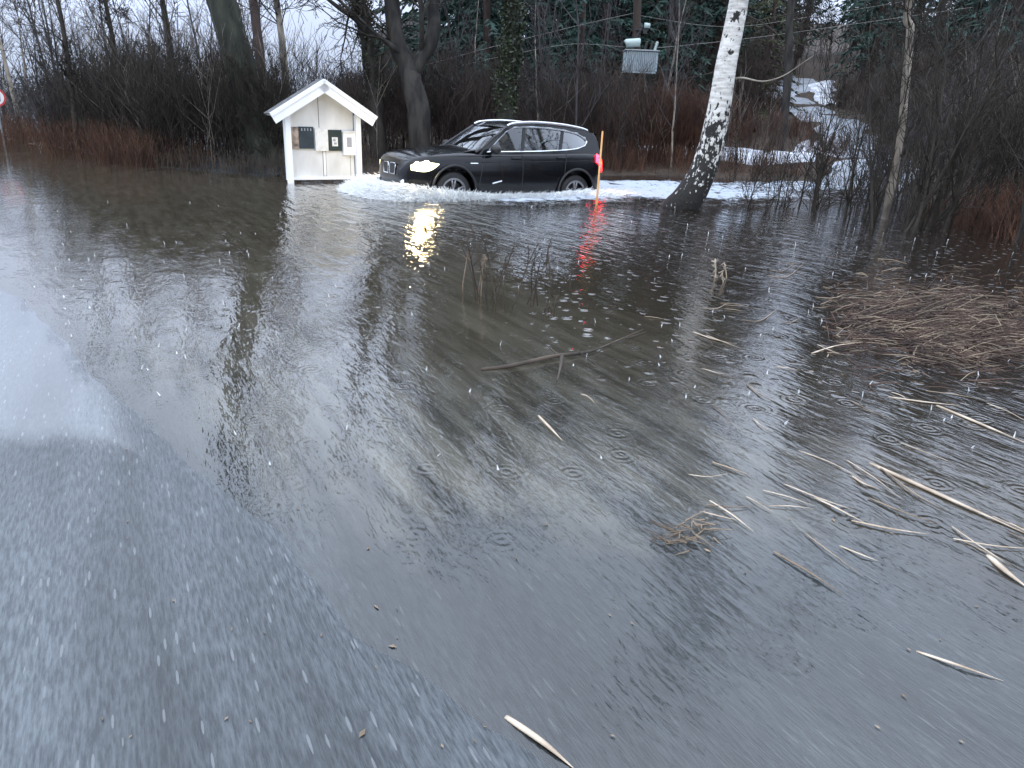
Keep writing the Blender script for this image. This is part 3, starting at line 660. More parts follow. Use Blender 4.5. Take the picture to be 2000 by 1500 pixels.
brush('brush_thicket', strip([(11.0, 27.5, 0), (11.6, 32, 0), (11.6, 37, 0), (13.0, 43, 0)], .9, 5), 420, (.3, .95), MT['twig_red'], 'low russet scrub along the left verge of the side road', 'brush', rad=(.007, .013), seed=71, lean=.3, minz=0, dens=1, keep=True)
brush('brush_thicket', strip([(15.6, 31.5, 0), (16.2, 36, 0), (16.8, 41, 0)], .9, 5), 420, (.6, 2.0), MT['twig_brown'], 'brown scrub along the right verge of the side road', 'brush', rad=(.008, .015), seed=72, lean=.25, minz=0, dens=1, keep=True)

# ------------------------------------------------------------------ woods, tree by tree
q0 = np.random.default_rng(5)
bare = [tree_proto('bare_tree', 11, .13, TREE, 100 + i, MT['bark'], MT['twig'] if i % 2 else MT['twig_grey']) for i in range(4)]
misty = [tree_proto('bare_tree', 11, .12, TREE, 150 + i, MT['twig_grey'], MT['twig_haze_tint']) for i in range(3)]
slim = [tree_proto('bare_tree', 8, .055, SAPL, 200 + i, MT['twig_grey'] if i else MT['bark_pale'], MT['twig_grey']) for i in range(3)]
spru = [spruce_proto('spruce_tree', 14, 300 + i, MT['spruce'], .17 + .03 * i) for i in range(3)]
pine = [spruce_proto('spruce_tree', 12, 310, MT['spruce_yellow'], .19)]
used = set()
def put(protos, i, x, y, s, rz, label, cat, group, sink=0, tilt=0):
    pr = protos[i % len(protos)]
    o = pr if pr.name not in used else copy_tree(pr)
    used.add(pr.name); used.add(o.name)
    o.location = (x, y, tz(x, y) - sink); o.rotation_euler = (tilt * q0.normal(), tilt * q0.normal(), rz); o.scale = (s, s, s)
    return tag(o, label, cat, group)
def scatter(protos, n, box, sc, label, cat, group, avoid=None, tilt=.04, mind=1.2, exact=None):
    pts = []; tries = 0; x0, y0, x1, y1 = box
    while len(pts) < n and tries < 4000:
        tries += 1; x, y = q0.uniform(x0, x1), q0.uniform(y0, y1)
        if tz(x, y) < .05 or abs(x) > y * .80 + 2: continue
        if .33 < x / y < .395 and 22 < y < 50: continue
        if any(math.hypot(x - a, y - c) < mind for a, c in pts): continue
        if any((Vector((x, y, 0)) - Vector((p.x, p.y, 0))).length < 3.2 for p in SIDE): continue
        if avoid and avoid(x, y): continue
        pts.append((x, y)); put(protos, len(pts) + 1, x, y, q0.uniform(*sc), q0.uniform(0, 6.28), label, cat, group, .1, tilt)
notsky = lambda x, y: -.335 < x / y < -.20
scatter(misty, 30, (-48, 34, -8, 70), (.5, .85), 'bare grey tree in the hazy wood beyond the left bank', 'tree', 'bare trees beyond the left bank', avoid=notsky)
scatter(slim, 16, (-30, 25, -7, 42), (.7, 1.15), 'slim leafless tree rising from the brush of the left bank', 'tree', 'slim trees in the left brush', avoid=notsky, mind=1.0)
scatter(bare, 30, (-6, 30, 40, 66), (.8, 1.35), 'leafless tree standing on the wooded hillside', 'tree', 'leafless trees on the hillside', mind=2.0)
scatter(spru, 24, (-3.8, 33, 9, 62), (1.0, 1.5), 'dark green spruce on the slope behind the car', 'tree', 'spruces behind the car', mind=2.4)
for x_, y_, s_ in ((-1.4, 31, .95), (.6, 33, 1.1), (2.0, 30, .8), (3.4, 33, 1.15), (-2.6, 36, 1.2), (6.0, 34, 1.1), (8.6, 37, 1.2)):
    put(spru, int(x_ * 3) % 3, x_, y_, s_, x_ * 5, 'dark green spruce on the slope behind the car', 'tree', 'spruces behind the car', .1, .03)
scatter(spru, 34, (3, 46, 52, 84), (1.2, 1.9), 'dark green spruce high on the far slope', 'tree', 'spruces on the far slope', mind=2.6)
scatter(pine, 7, (6, 34, 14, 56), (.8, 1.2), 'olive green spruce beside the winding side road', 'tree', 'olive spruces beside the side road', mind=2.6)
scatter(spru, 16, (16, 24, 36, 46), (.8, 1.25), 'dark spruce behind the thicket of the right bank', 'tree', 'spruces behind the right thicket', mind=2.4)
scatter(slim, 18, (10.8, 17, 22, 32), (.6, 1.0), 'thin leafless tree in the thicket of the right bank', 'tree', 'thin trees of the right thicket', mind=.9)
scatter(slim, 14, (-4, 21.5, 5, 30), (.55, .95), 'thin leafless tree behind the car', 'tree', 'thin trees behind the car', mind=1.0)

# ------------------------------------------------------------------ the trees one can tell apart
def named_tree(name, label, u, v, y, path, rad, m, P=LIMB, count=16, ln=2.6, r=.03, f0=.35, forks=None, crown_m=None, seed=1, n=14, rough=.10, extra=None, cat='tree', nsides=3):
    """path: (u, v, distance) in the photo for the visible stretch, then world points going on up"""
    base = AT(u, v, y); base.z = tz(base.x, base.y)
    root = empty(name, base); tag(root, label, cat)
    pts = [Vector((base.x, base.y, base.z - .35))] + [AT(*p) for p in path] ; 
    if extra: pts += [pts[-1] + Vector(e_) for e_ in extra]
    fk = []
    for fp, fr, fe in (forks or []):
        g = [AT(*p) for p in fp]
        if fe: g += [g[-1] + Vector(e_) for e_ in fe]
        fk.append((g, fr))
    feature_trunk(root, pts, rad, m, n=n, rough=rough, seed=seed, fork=fk)
    q = np.random.default_rng(seed)
    paths = [pts] + [g for g, _ in fk]
    S = []
    for g in paths:
        P3 = [np.array(p - root.location) for p in spline(g, 6)]
        for _ in range(count):
            f = q.uniform(f0, 1); i = min(int(f * (len(P3) - 1)), len(P3) - 2); t = unit(P3[i + 1] - P3[i])
            d = unit(q.normal(0, 1, 3)) + t * .5 + np.array([0, 0, .35])
            grow(S, P3[i], d, ln * q.uniform(.45, 1.15) * (1.25 - .5 * f), r * q.uniform(.6, 1.2), 0, P, q)
    segs_obj('crown', S, crown_m or MT['twig'], root, nsides)
    return root
t1 = named_tree('mossy_tree', 'thick mossy old tree leaning left behind the white shelter', 540, 340, 18.6,
    [(532, 325, 18.6), (505, 240, 18.8), (470, 130, 19.0), (432, 0, 19.2)], [.62, .50, .40, .34, .31, .22, .08], MT['bark_moss'], count=14, ln=2.2, r=.03, f0=.6, seed=2, n=18, rough=.16, extra=[(-.5, .1, 1.8), (-.9, .4, 4.6), (-1.0, .8, 8.5)])
twigs_on(t1, [AT(545, 330, 18.3), AT(515, 240, 18.5), AT(490, 170, 18.6)], np.random.default_rng(3), 60, 1.5, .012, SAPL, 0, MT['twig'], 'sucker_shoots')
t2 = named_tree('pine_tree', 'straight reddish trunk rising between the mossy tree and the pale trunk', 516, 300, 24,
    [(514, 220, 24), (507, 110, 24.2), (494, 0, 24.4)], [.17, .15, .14, .13, .08], MT['bark_pine'], count=14, ln=2.6, r=.03, f0=.75, seed=4, rough=.05, extra=[(-.3, 0, 4.5), (-.5, 0, 9)])
t3 = named_tree('pale_tree', 'slender pale barked tree standing right behind the shelter roof', 578, 300, 21,
    [(572, 240, 21), (560, 165, 21.2), (548, 60, 21.4), (540, 0, 21.5)], [.12, .10, .09, .085, .08, .05], MT['bark_pale'], count=16, ln=1.8, r=.02, f0=.5, seed=5, rough=.10, extra=[(-.3, 0, 3), (-.4, 0, 6)])
t4 = named_tree('gnarled_tree', 'gnarled dark tree just right of the white shelter', 742, 300, 20,
    [(738, 240, 20), (728, 150, 20.2), (718, 70, 20.3), (700, 0, 20.4)], [.26, .22, .19, .17, .15, .08], MT['bark'], count=9, ln=1.6, r=.022, f0=.3, seed=6, rough=.18, extra=[(-.4, 0, 2.4), (-.9, .2, 5.5)],
    forks=[([(722, 100, 20.3), (700, 45, 20.0), (655, 10, 19.8)], [.08, .06, .03], [(-.8, 0, .6)])])
t5 = named_tree('forked_tree', 'dark forked tree with upswept limbs behind the car bonnet', 822, 300, 19.6,
    [(818, 230, 19.6), (806, 165, 19.7), (798, 128, 19.8), (776, 85, 19.8), (765, 0, 19.9)], [.34, .27, .25, .24, .20, .18, .14, .06], MT['bark'], count=10, ln=2.2, r=.03, f0=.5, seed=7, n=16, rough=.15, extra=[(-.2, .1, 2.5), (.2, .3, 6.5)],
    forks=[([(806, 140, 19.75), (832, 100, 19.8), (848, 55, 19.9), (846, 0, 20)], [.20, .17, .15, .14, .06], [(.1, .1, 2.5), (.5, .2, 6)]), ([(822, 112, 19.8), (824, 60, 19.5), (822, 0, 19.3)], [.07, .06, .05, .02], [(0, -.2, 2)]),
           ([(792, 112, 19.7), (758, 84, 19.5), (728, 60, 19.4)], [.07, .05, .03], [(-1, 0, .8)])])
t6 = named_tree('ivy_tree', 'ivy clad trunk behind the roof of the car', 984, 260, 20.4,
    [(985, 225, 20.4), (990, 150, 20.5), (1000, 70, 20.5), (1006, 0, 20.6)], [.22, .19, .17, .16, .15, .08], MT['bark_moss'], count=14, ln=1.8, r=.02, f0=.5, seed=8, rough=.14, extra=[(.1, .1, 2.6), (.2, .2, 6)])
def leaf_cover(root, path, rad, count, size, m, name, seed):
    q = np.random.default_rng(seed); P3 = spline(path, 10); V = np.zeros((count, 4, 3))
    for i in range(count):
        f = q.uniform() ** .8; p = P3[min(int(f * len(P3)), len(P3) - 1)] - root.location
        a = q.uniform(0, 6.28); rr = rad * q.uniform(.75, 1.5) * (1 + .5 * mnoise.noise(Vector((p.z * 2.5, a, seed))))
        c = np.array(p) + np.array([math.cos(a) * rr, math.sin(a) * rr, q.normal(0, .1)])
        x = unit(q.normal(0, 1, 3)) * size * q.uniform(.6, 1.3); y = unit(np.cross(x, q.normal(0, 1, 3))) * size * .8
        V[i] = [c - x, c - y * .6, c + x, c + y * .6]
    F = np.arange(count * 4).reshape(-1, 4)
    return link(name, quick_mesh(name, V.reshape(-1, 3), F), m, root)
leaf_cover(t6, [AT(986, 215, 20.4), AT(990, 150, 20.5), AT(1000, 70, 20.5), AT(1007, -40, 20.6)], .22, 2600, .055, MT['ivy'], 'ivy', 3)
leaf_cover(t4, [AT(732, 190, 20.1), AT(722, 90, 20.3), AT(702, 0, 20.4)], .20, 900, .05, MT['ivy'], 'ivy', 4)
t9 = named_tree('dark_tree', 'thin dark straight tree beside the winding side road', 1536, 230, 27,
    [(1537, 180, 27), (1541, 90, 27), (1546, 0, 27)], [.15, .13, .12, .11, .06], MT['bark'], count=14, ln=2.2, r=.025, f0=.3, seed=9, rough=.06, extra=[(.1, 0, 4), (.2, 0, 8)])
t10 = named_tree('pale_birch', 'slender cream barked birch among the dark stems on the right', 1752, 330, 13.5,
    [(1757, 270, 13.5), (1768, 170, 13.5), (1778, 60, 13.6), (1776, 0, 13.6)], [.075, .068, .062, .06, .055, .03], MT['bark_pale'], count=26, ln=1.7, r=.016, f0=.25, seed=10, rough=.12, extra=[(.1, 0, 2.5), (.3, 0, 5)])
t11 = named_tree('white_sapling', 'thin white stemmed birch at the far left edge', 44, 262, 27,
    [(40, 245, 27), (28, 195, 27), (10, 122, 27), (-4, 70, 27)], [.09, .085, .075, .06, .05, .02], MT['bark_pale'], count=14, ln=1.4, r=.012, f0=.3, seed=11, rough=.05, extra=[(-.5, 0, 2.5)])
for (u0, u1, lab, sd_) in [(150, 112, 'leaning dark slim tree at the left above the rust coloured grass', 31), (245, 205, 'slim dark trunk in the middle of the left brush', 33), (352, 318, 'dark stem rising through the brush left of the mossy tree', 34)]:
    named_tree('slim_tree', lab, u0, 290, 22, [(u0 - 2, 250, 22), ((u0 * 2 + u1) / 3, 150, 22.2), (u1, 0, 22.4)], [.085, .075, .065, .055, .03], MT['twig'], count=26, ln=1.9, r=.018, f0=.25, seed=sd_, rough=.06, extra=[(-.4, 0, 3)])

# the leaning white birch
bb = G(1330, 410); bb.z = tz(bb.x, bb.y)
tb = empty('birch_tree', bb); tag(tb, 'leaning white birch with black rugged foot standing in the flood water', 'tree')
bpath = [G(1312, 425, -.3), G(1331, 406, .0), AT(1366, 350, 13.75), AT(1388, 290, 13.7), AT(1403, 220, 13.65), AT(1417, 130, 13.6), AT(1432, 60, 13.6), AT(1447, -20, 13.55), AT(1466, -140, 13.5)]
bpath += [bpath[-1] + Vector((.35, 0, 1.5)), bpath[-1] + Vector((.8, .1, 4.0)), bpath[-1] + Vector((1.1, .2, 7))]
brad = [.37, .32, .245, .215, .195, .175, .165, .155, .145, .12, .08, .02]
feature_trunk(tb, bpath, brad, MT['birch'], n=28, rough=.035, sub=8, seed=3)
def branch_mesh(root, paths, m, name):
    b = MB()
    for pth, rr in paths: 
        P = spline(pth, 5); b.tube([p - root.location for p in P], list(np.interp(np.linspace(0, 1, len(P)), np.linspace(0, 1, len(rr)), rr)), 6)
    return b.build(name, m, root, True)
branch_mesh(tb, [([AT(1428, 156, 13.6), AT(1450, 152, 13.5), AT(1490, 159, 13.4), AT(1530, 148, 13.35), AT(1572, 120, 13.3), AT(1590, 108, 13.3)], [.024, .016, .012, .010, .008, .004])], MT['bark_pale'], 'branch')
branch_mesh(tb, [([AT(1452, 28, 13.6), AT(1490, 45, 13.5), AT(1520, 70, 13.4), AT(1545, 110, 13.4)], [.015, .01, .008, .004]), ([AT(1452, 48, 13.6), AT(1500, 36, 13.5), AT(1570, 22, 13.4)], [.012, .009, .004]), ([AT(1400, 138, 13.6), AT(1380, 145, 13.7), AT(1330, 155, 13.8)], [.012, .008, .004])], MT['twig'], 'branch')
twigs_on(tb, bpath[6:], np.random.default_rng(13), 44, 2.6, .028, LIMB, .25, MT['twig'])

# alder shrubs standing in the water on the right: each a clump of stems of its own
def shrub(name, label, u, v, stems, seed, group=None, h=3.4, spread=.4, m=None, r=.024, dirx=.16, kids=SAPL):
    p = G(u, v, 0.0) ; q = np.random.default_rng(seed)
    base = Vector((p.x, p.y, min(tz(p.x, p.y), 0)))
    root = empty(name, base); tag(root, label, 'shrub', group); S = []
    for k in range(stems):
        d = np.array([q.normal(dirx, spread * .6), q.normal(-.03, spread * .5), 1.0])
        o_ = np.array([q.normal(0, .16), q.normal(0, .16), -.1])
        grow(S, o_, d, h * q.uniform(.6, 1.15), r * q.uniform(.6, 1.25), 0, kids, q)
        t_ = [s for s in S if s[4] == 0]; b = MB(); b.tube([t_[0][0]] + [s[1] for s in t_], [t_[0][2]] + [s[3] for s in t_], 6)
        so_ = b.build('stem', m or MT['twig'], root, True, fix=False)
        segs_obj('twigs', [s for s in S if s[4] > 0], m or MT['twig'], so_); S = []
    return root
for u, v, st, h, r, lab in [
    (1445, 398, 3, 1.5, .014, 'small sparse shrub just right of the birch foot'), (1500, 400, 4, 2.0, .018, 'low shrub in the pale water, second right of the birch'),
    (1580, 408, 5, 3.0, .024, 'spreading shrub with long stems bent to the right'), (1640, 398, 5, 2.8, .02, 'thin shrub in front of the foot of the side road'),
    (1690, 428, 6, 3.6, .03, 'tall dark shrub with stems fanning out over the water'), (1745, 452, 6, 4.0, .036, 'tallest dark alder clump standing in the water'),
    (1800, 445, 6, 3.6, .034, 'thick stemmed alder clump right of the tallest one'), (1860, 440, 5, 3.2, .026, 'alder clump rising before the reddish grass'),
    (1935, 452, 5, 3.4, .026, 'dense shrub near the right edge of the water'), (1990, 480, 5, 3.0, .026, 'nearest dark shrub at the right edge')]:
    shrub('alder_shrub', lab, u, v, st, int(u), None, h, .32, MT['twig'], r)
q1 = np.random.default_rng(77)
for i in range(13):
    u = 1668 + i * 28 + q1.uniform(-12, 12)
    shrub('alder_shrub', 'leafless alder shrub in the dark thicket at the right', u, q1.uniform(385, 420), 4, 500 + i, 'alder shrubs of the right thicket', q1.uniform(2.6, 4.2), .3, MT['twig'] if i % 3 else MT['twig_grey'], .02)
for i in range(9):
    u = 1425 + i * 24 + q1.uniform(-8, 8)
    shrub('willow_sapling', 'thin upright sapling in the pale water beside the side road', u, q1.uniform(348, 372), 3, 700 + i, 'saplings between birch and side road', q1.uniform(1.0, 1.7), .14, MT['twig_red'] if i % 2 else MT['twig'], .013, dirx=.05)
# ------------------------------------------------------------------ notice shelter
KA = math.atan2(.86, 1.30)
ks = empty('notice_shelter', (-4.1, 16.09, 0), KA)
tag(ks, 'small white wooden notice shelter with gabled roof standing in the flood water', 'shelter')
for s in (-1, 1):
    b = MB(); b.box((s * .745, 0, .66), (.105, .10, 1.46)); b.build('post', MT['white'], ks)
    b = MB(); b.box((s * .755, .135, .70), (.03, .16, 1.30)); b.build('side_wall', MT['white_dirty'], ks)
# back wall with its gable
b = MB(); b.prism([(-.69, .06), (.69, .06), (.69, 1.42), (0, 1.86), (-.69, 1.42)], .03, Matrix.Translation((0, .13, 0)))
wall = b.build('back_wall', MT['white_dirty'], ks)
b = MB()
b.box((-.055, .1125, 1.46), (.014, .003, .72)); b.box((.0, .1125, .38), (.012, .003, .52)); b.box((.062, .1125, .38), (.010, .003, .52)); b.box((.60, .1125, .38), (.008, .003, .52))
b.build('board_joint', MT['groove'], wall)
b = MB(); b.box((0, .105, .085), (1.38, .045, .055)); b.build('bottom_rail', MT['white'], ks)
b = MB(); b.box((.031, .109, .385), (.05, .008, .47)); b.build('batten', MT['white'], ks)
# roof: two slopes, boarded eaves, fascias on the gable
RW, RA, RE = 1.13, 2.02, 1.335
ang = math.atan2(RA - RE, RW); sl = math.hypot(RW, RA - RE)
roof = None
for s in (-1, 1):
    rm = Matrix.Rotation(s * ang, 3, 'Y'); c = Vector((s * RW / 2, .045, (RA + RE) / 2))
    nrm = rm @ Vector((0, 0, 1))
    b = MB(); b.box(c + nrm * .0, (sl, .36, .03), rm)
    o = b.build('roof', MT['roof'], ks)
    b = MB(); b.box(c - nrm * .034, (sl - .05, .30, .03), rm); b.build('soffit', MT['white_dirty'], o)
    b = MB(); b.box(Vector((s * RW / 2, -.155, (RA + RE) / 2)) - nrm * .095 - Vector((s * .006, 0, 0)), (sl - .012, .03, .225), rm); b.build('fascia', MT['white'], o)
    b = MB(); b.box(Vector((s * RW / 2, -.178, (RA + RE) / 2)) - nrm * .02 - Vector((s * .004, 0, 0)), (sl - .010, .022, .075), rm); b.build('fascia', MT['white'], o)
def notice(name, x0, x1, z0, z1, d, m):
    b = MB(); b.box(((x0 + x1) / 2, .115 - d / 2, (z0 + z1) / 2), (x1 - x0, d, z1 - z0)); return b.build(name, m, ks)
n = notice('notice_board', -.69, -.50, .67, 1.10, .03, MT['photo'])
n = notice('notice_board', -.495, -.185, .68, 1.11, .035, MT['board_navy'])
b = MB(); 
for i in range(4): b.box((-.43 + i * .062, .078, 1.055), (.022, .004, .05))
b.build('heading', MT['ink'], n)
n = notice('notice_case', -.165, .105, .64, 1.075, .07, MT['paper'])
b = MB(); b.box((-.03, .043, .86), (.19, .004, .26)); b.build('sheet', MT['white_dirty'], n)
n = notice('notice_board', .115, .415, .64, 1.06, .035, MT['board'])
b = MB(); b.box((.262, .077, .825), (.125, .004, .18)); sh = b.build('sheet', MT['paper'], n)
b = MB(); b.box((.250, .0735, .86), (.05, .002, .05)); b.box((.268, .0735, .79), (.06, .002, .04)); b.build('print', MT['ink'], sh)
n = notice('notice_case', .430, .695, .56, 1.01, .085, MT['white'])
b = MB(); b.box((.5625, .060, 1.027), (.30, .12, .03)); b.build('lid', MT['white_dirty'], n)
b = MB(); b.box((.56, .0285, .82), (.11, .003, .20)); b.build('sheet', MT['ink'], n)

# ------------------------------------------------------------------ the car
car = empty('suv_car', (CARC.x, CARC.y, CARZ), CARH); car.rotation_euler.y = R(-1.5); bpy.context.view_layer.update(); CARM = car.matrix_world.copy()
tag(car, 'black wet suv driving through the flood water with its headlights lit', 'car')
ST = [  # x, half width, underside, belt, top
    (2.335, .46, .42, .70, .73), (2.30, .62, .36, .81, .845), (2.22, .76, .28, .915, .955), (2.08, .855, .24, .975, 1.025), (1.9, .905, .23, 1.005, 1.07), (1.6, .93, .23, 1.03, 1.12),
    (1.3, .94, .23, 1.045, 1.155), (1.1, .94, .23, 1.055, 1.17), (.6, .94, .23, 1.07, 1.16), (0, .94, .23, 1.095, 1.15), (-.6, .94, .23, 1.12, 1.16), (-1.2, .94, .23, 1.15, 1.17), (-1.6, .938, .24, 1.17, 1.185),
    (-1.88, .915, .27, 1.165, 1.18), (-2.03, .86, .32, 1.15, 1.165), (-2.15, .74, .36, 1.06, 1.075), (-2.20, .58, .40, .96, .97)]
def section(w_, zb, zt, top):
    hgt = zt - zb
    return [(0, zb), (.80 * w_, zb), (.955 * w_, zb + .10 * hgt), (.985 * w_, zb + .24 * hgt), (1.0 * w_, zb + .46 * hgt), (.998 * w_, zb + .62 * hgt), (.975 * w_, zb + .80 * hgt), (.965 * w_, zb + .84 * hgt), (.945 * w_, zt - .02), (.885 * w_, zt + .15 * (top - zt)), (.55 * w_, zt + .75 * (top - zt)), (0, top)]
xs_ = np.array([s[0] for s in ST])[::-1]
tabs = [np.array([s[i] for s in ST])[::-1] for i in range(1, 5)]
def surf(x, k, off=0.0, side=1):
    def raw(x, k):
        sec = section(*[float(np.interp(x, xs_, t_)) for t_ in tabs]); i = min(int(k), len(sec) - 2); f = k - i
        return Vector((x, side * (sec[i][0] * (1 - f) + sec[i + 1][0] * f), sec[i][1] * (1 - f) + sec[i + 1][1] * f))
    p = raw(x, k)
    if off:
        a = raw(x - .03, k) - raw(x + .03, k); c = raw(x, min(k + .15, 10.99)) - raw(x, max(k - .15, 0)); nn = a.cross(c).normalized()
        if nn.y * side < 0 and abs(nn.y) > .2: nn = -nn
        elif abs(nn.y) <= .2 and nn.z < 0 and abs(nn.x) < .5: nn = -nn
        elif abs(nn.y) <= .2 and nn.x * x < 0: nn = -nn
        p = p + nn * off
    return p
b = MB(); rows = []
for s in ST:
    sec = section(*s[1:]); ring = [(s[0], y, z) for y, z in sec] + [(s[0], -y, z) for y, z in sec[-2:0:-1]]
    rows.append(ring)
nr = len(rows[0])
b.add([p for r_ in rows for p in r_], [(i * nr + k, i * nr + (k + 1) % nr, (i + 1) * nr + (k + 1) % nr, (i + 1) * nr + k) for i in range(len(rows) - 1) for k in range(nr)] + [tuple(range(nr)), tuple((len(rows) - 1) * nr + k for k in range(nr))])
body = b.build('body', MT['paint'], car, True)
AX = (1.43, -1.38); WR = .37
mod = body.modifiers.new('s', 'SUBSURF'); mod.levels = 2; mod.render_levels = 2
cut = MB()
for ax in AX:
    for s in (-1, 1):
        cut.tube([(ax, s * .58, .40), (ax, s * 1.2, .40)], .445, 40)
cutter = cut.build('cut', MT['plastic'], None)
cutter.matrix_world = CARM
mod = body.modifiers.new('b', 'BOOLEAN'); mod.object = cutter; mod.operation = 'DIFFERENCE'; mod.solver = 'EXACT'
bpy.context.view_layer.update()
dg = bpy.context.evaluated_depsgraph_get()
me2 = bpy.data.meshes.new_from_object(body.evaluated_get(dg)); body.modifiers.clear(); body.data = me2
bpy.data.objects.remove(cutter)
for ax in AX:
    for s in (-1, 1):
        front = ax > 0
        P = []
        for a in np.linspace(-12, 192, 30):
            x = ax + .452 * math.cos(R(a)); z = .40 + .452 * math.sin(R(a)); P.append((x, s * (.945 if z > .3 else .925), z))
        b = MB(); b.tube(P, .030, 6, flat=.8); b.build('wheel_arch', MT['plastic'], car, True)
        wh = empty('wheel', (ax, s * .80, WR)); wh.parent = car
        prof = [(-.115, .25), (-.12, .32), (-.10, .358), (-.06, WR), (.06, WR), (.10, .358), (.12, .32), (.115, .25)]
        b = MB(); n_ = 40
        V = [(r_ * math.cos(2 * math.pi * k / n_), y, r_ * math.sin(2 * math.pi * k / n_)) for y, r_ in prof for k in range(n_)]
        b.add(V, [(i * n_ + k, i * n_ + (k + 1) % n_, (i + 1) * n_ + (k + 1) % n_, (i + 1) * n_ + k) for i in range(len(prof) - 1) for k in range(n_)])
        b.build('tyre', MT['tyre'], wh, True)
        b = MB()
        for r0_, y in ((.25, s * .105), (.232, s * .10)):
            b.tube([(r0_ * math.cos(2 * math.pi * k / 32), y, r0_ * math.sin(2 * math.pi * k / 32)) for k in range(33)], .014, 6, False)
        for k in range(5):
            for dd in (-.16, .16):
                a = 2 * math.pi * k / 5 + .3
                b.tube([(.05 * math.cos(a + dd), s * .085, .05 * math.sin(a + dd)), (.24 * math.cos(a + dd), s * .10, .24 * math.sin(a + dd))], [.024, .019], 6)
        b.tube([(0, s * .05, 0), (0, s * .105, 0)], .06, 14)
        b.build('rim', MT['rim'], wh, True)
        b = MB(); b.tube([(0, s * .0, 0), (0, s * .03, 0)], .20, 20); b.build('brake_disc', MT['dark_metal'], wh)
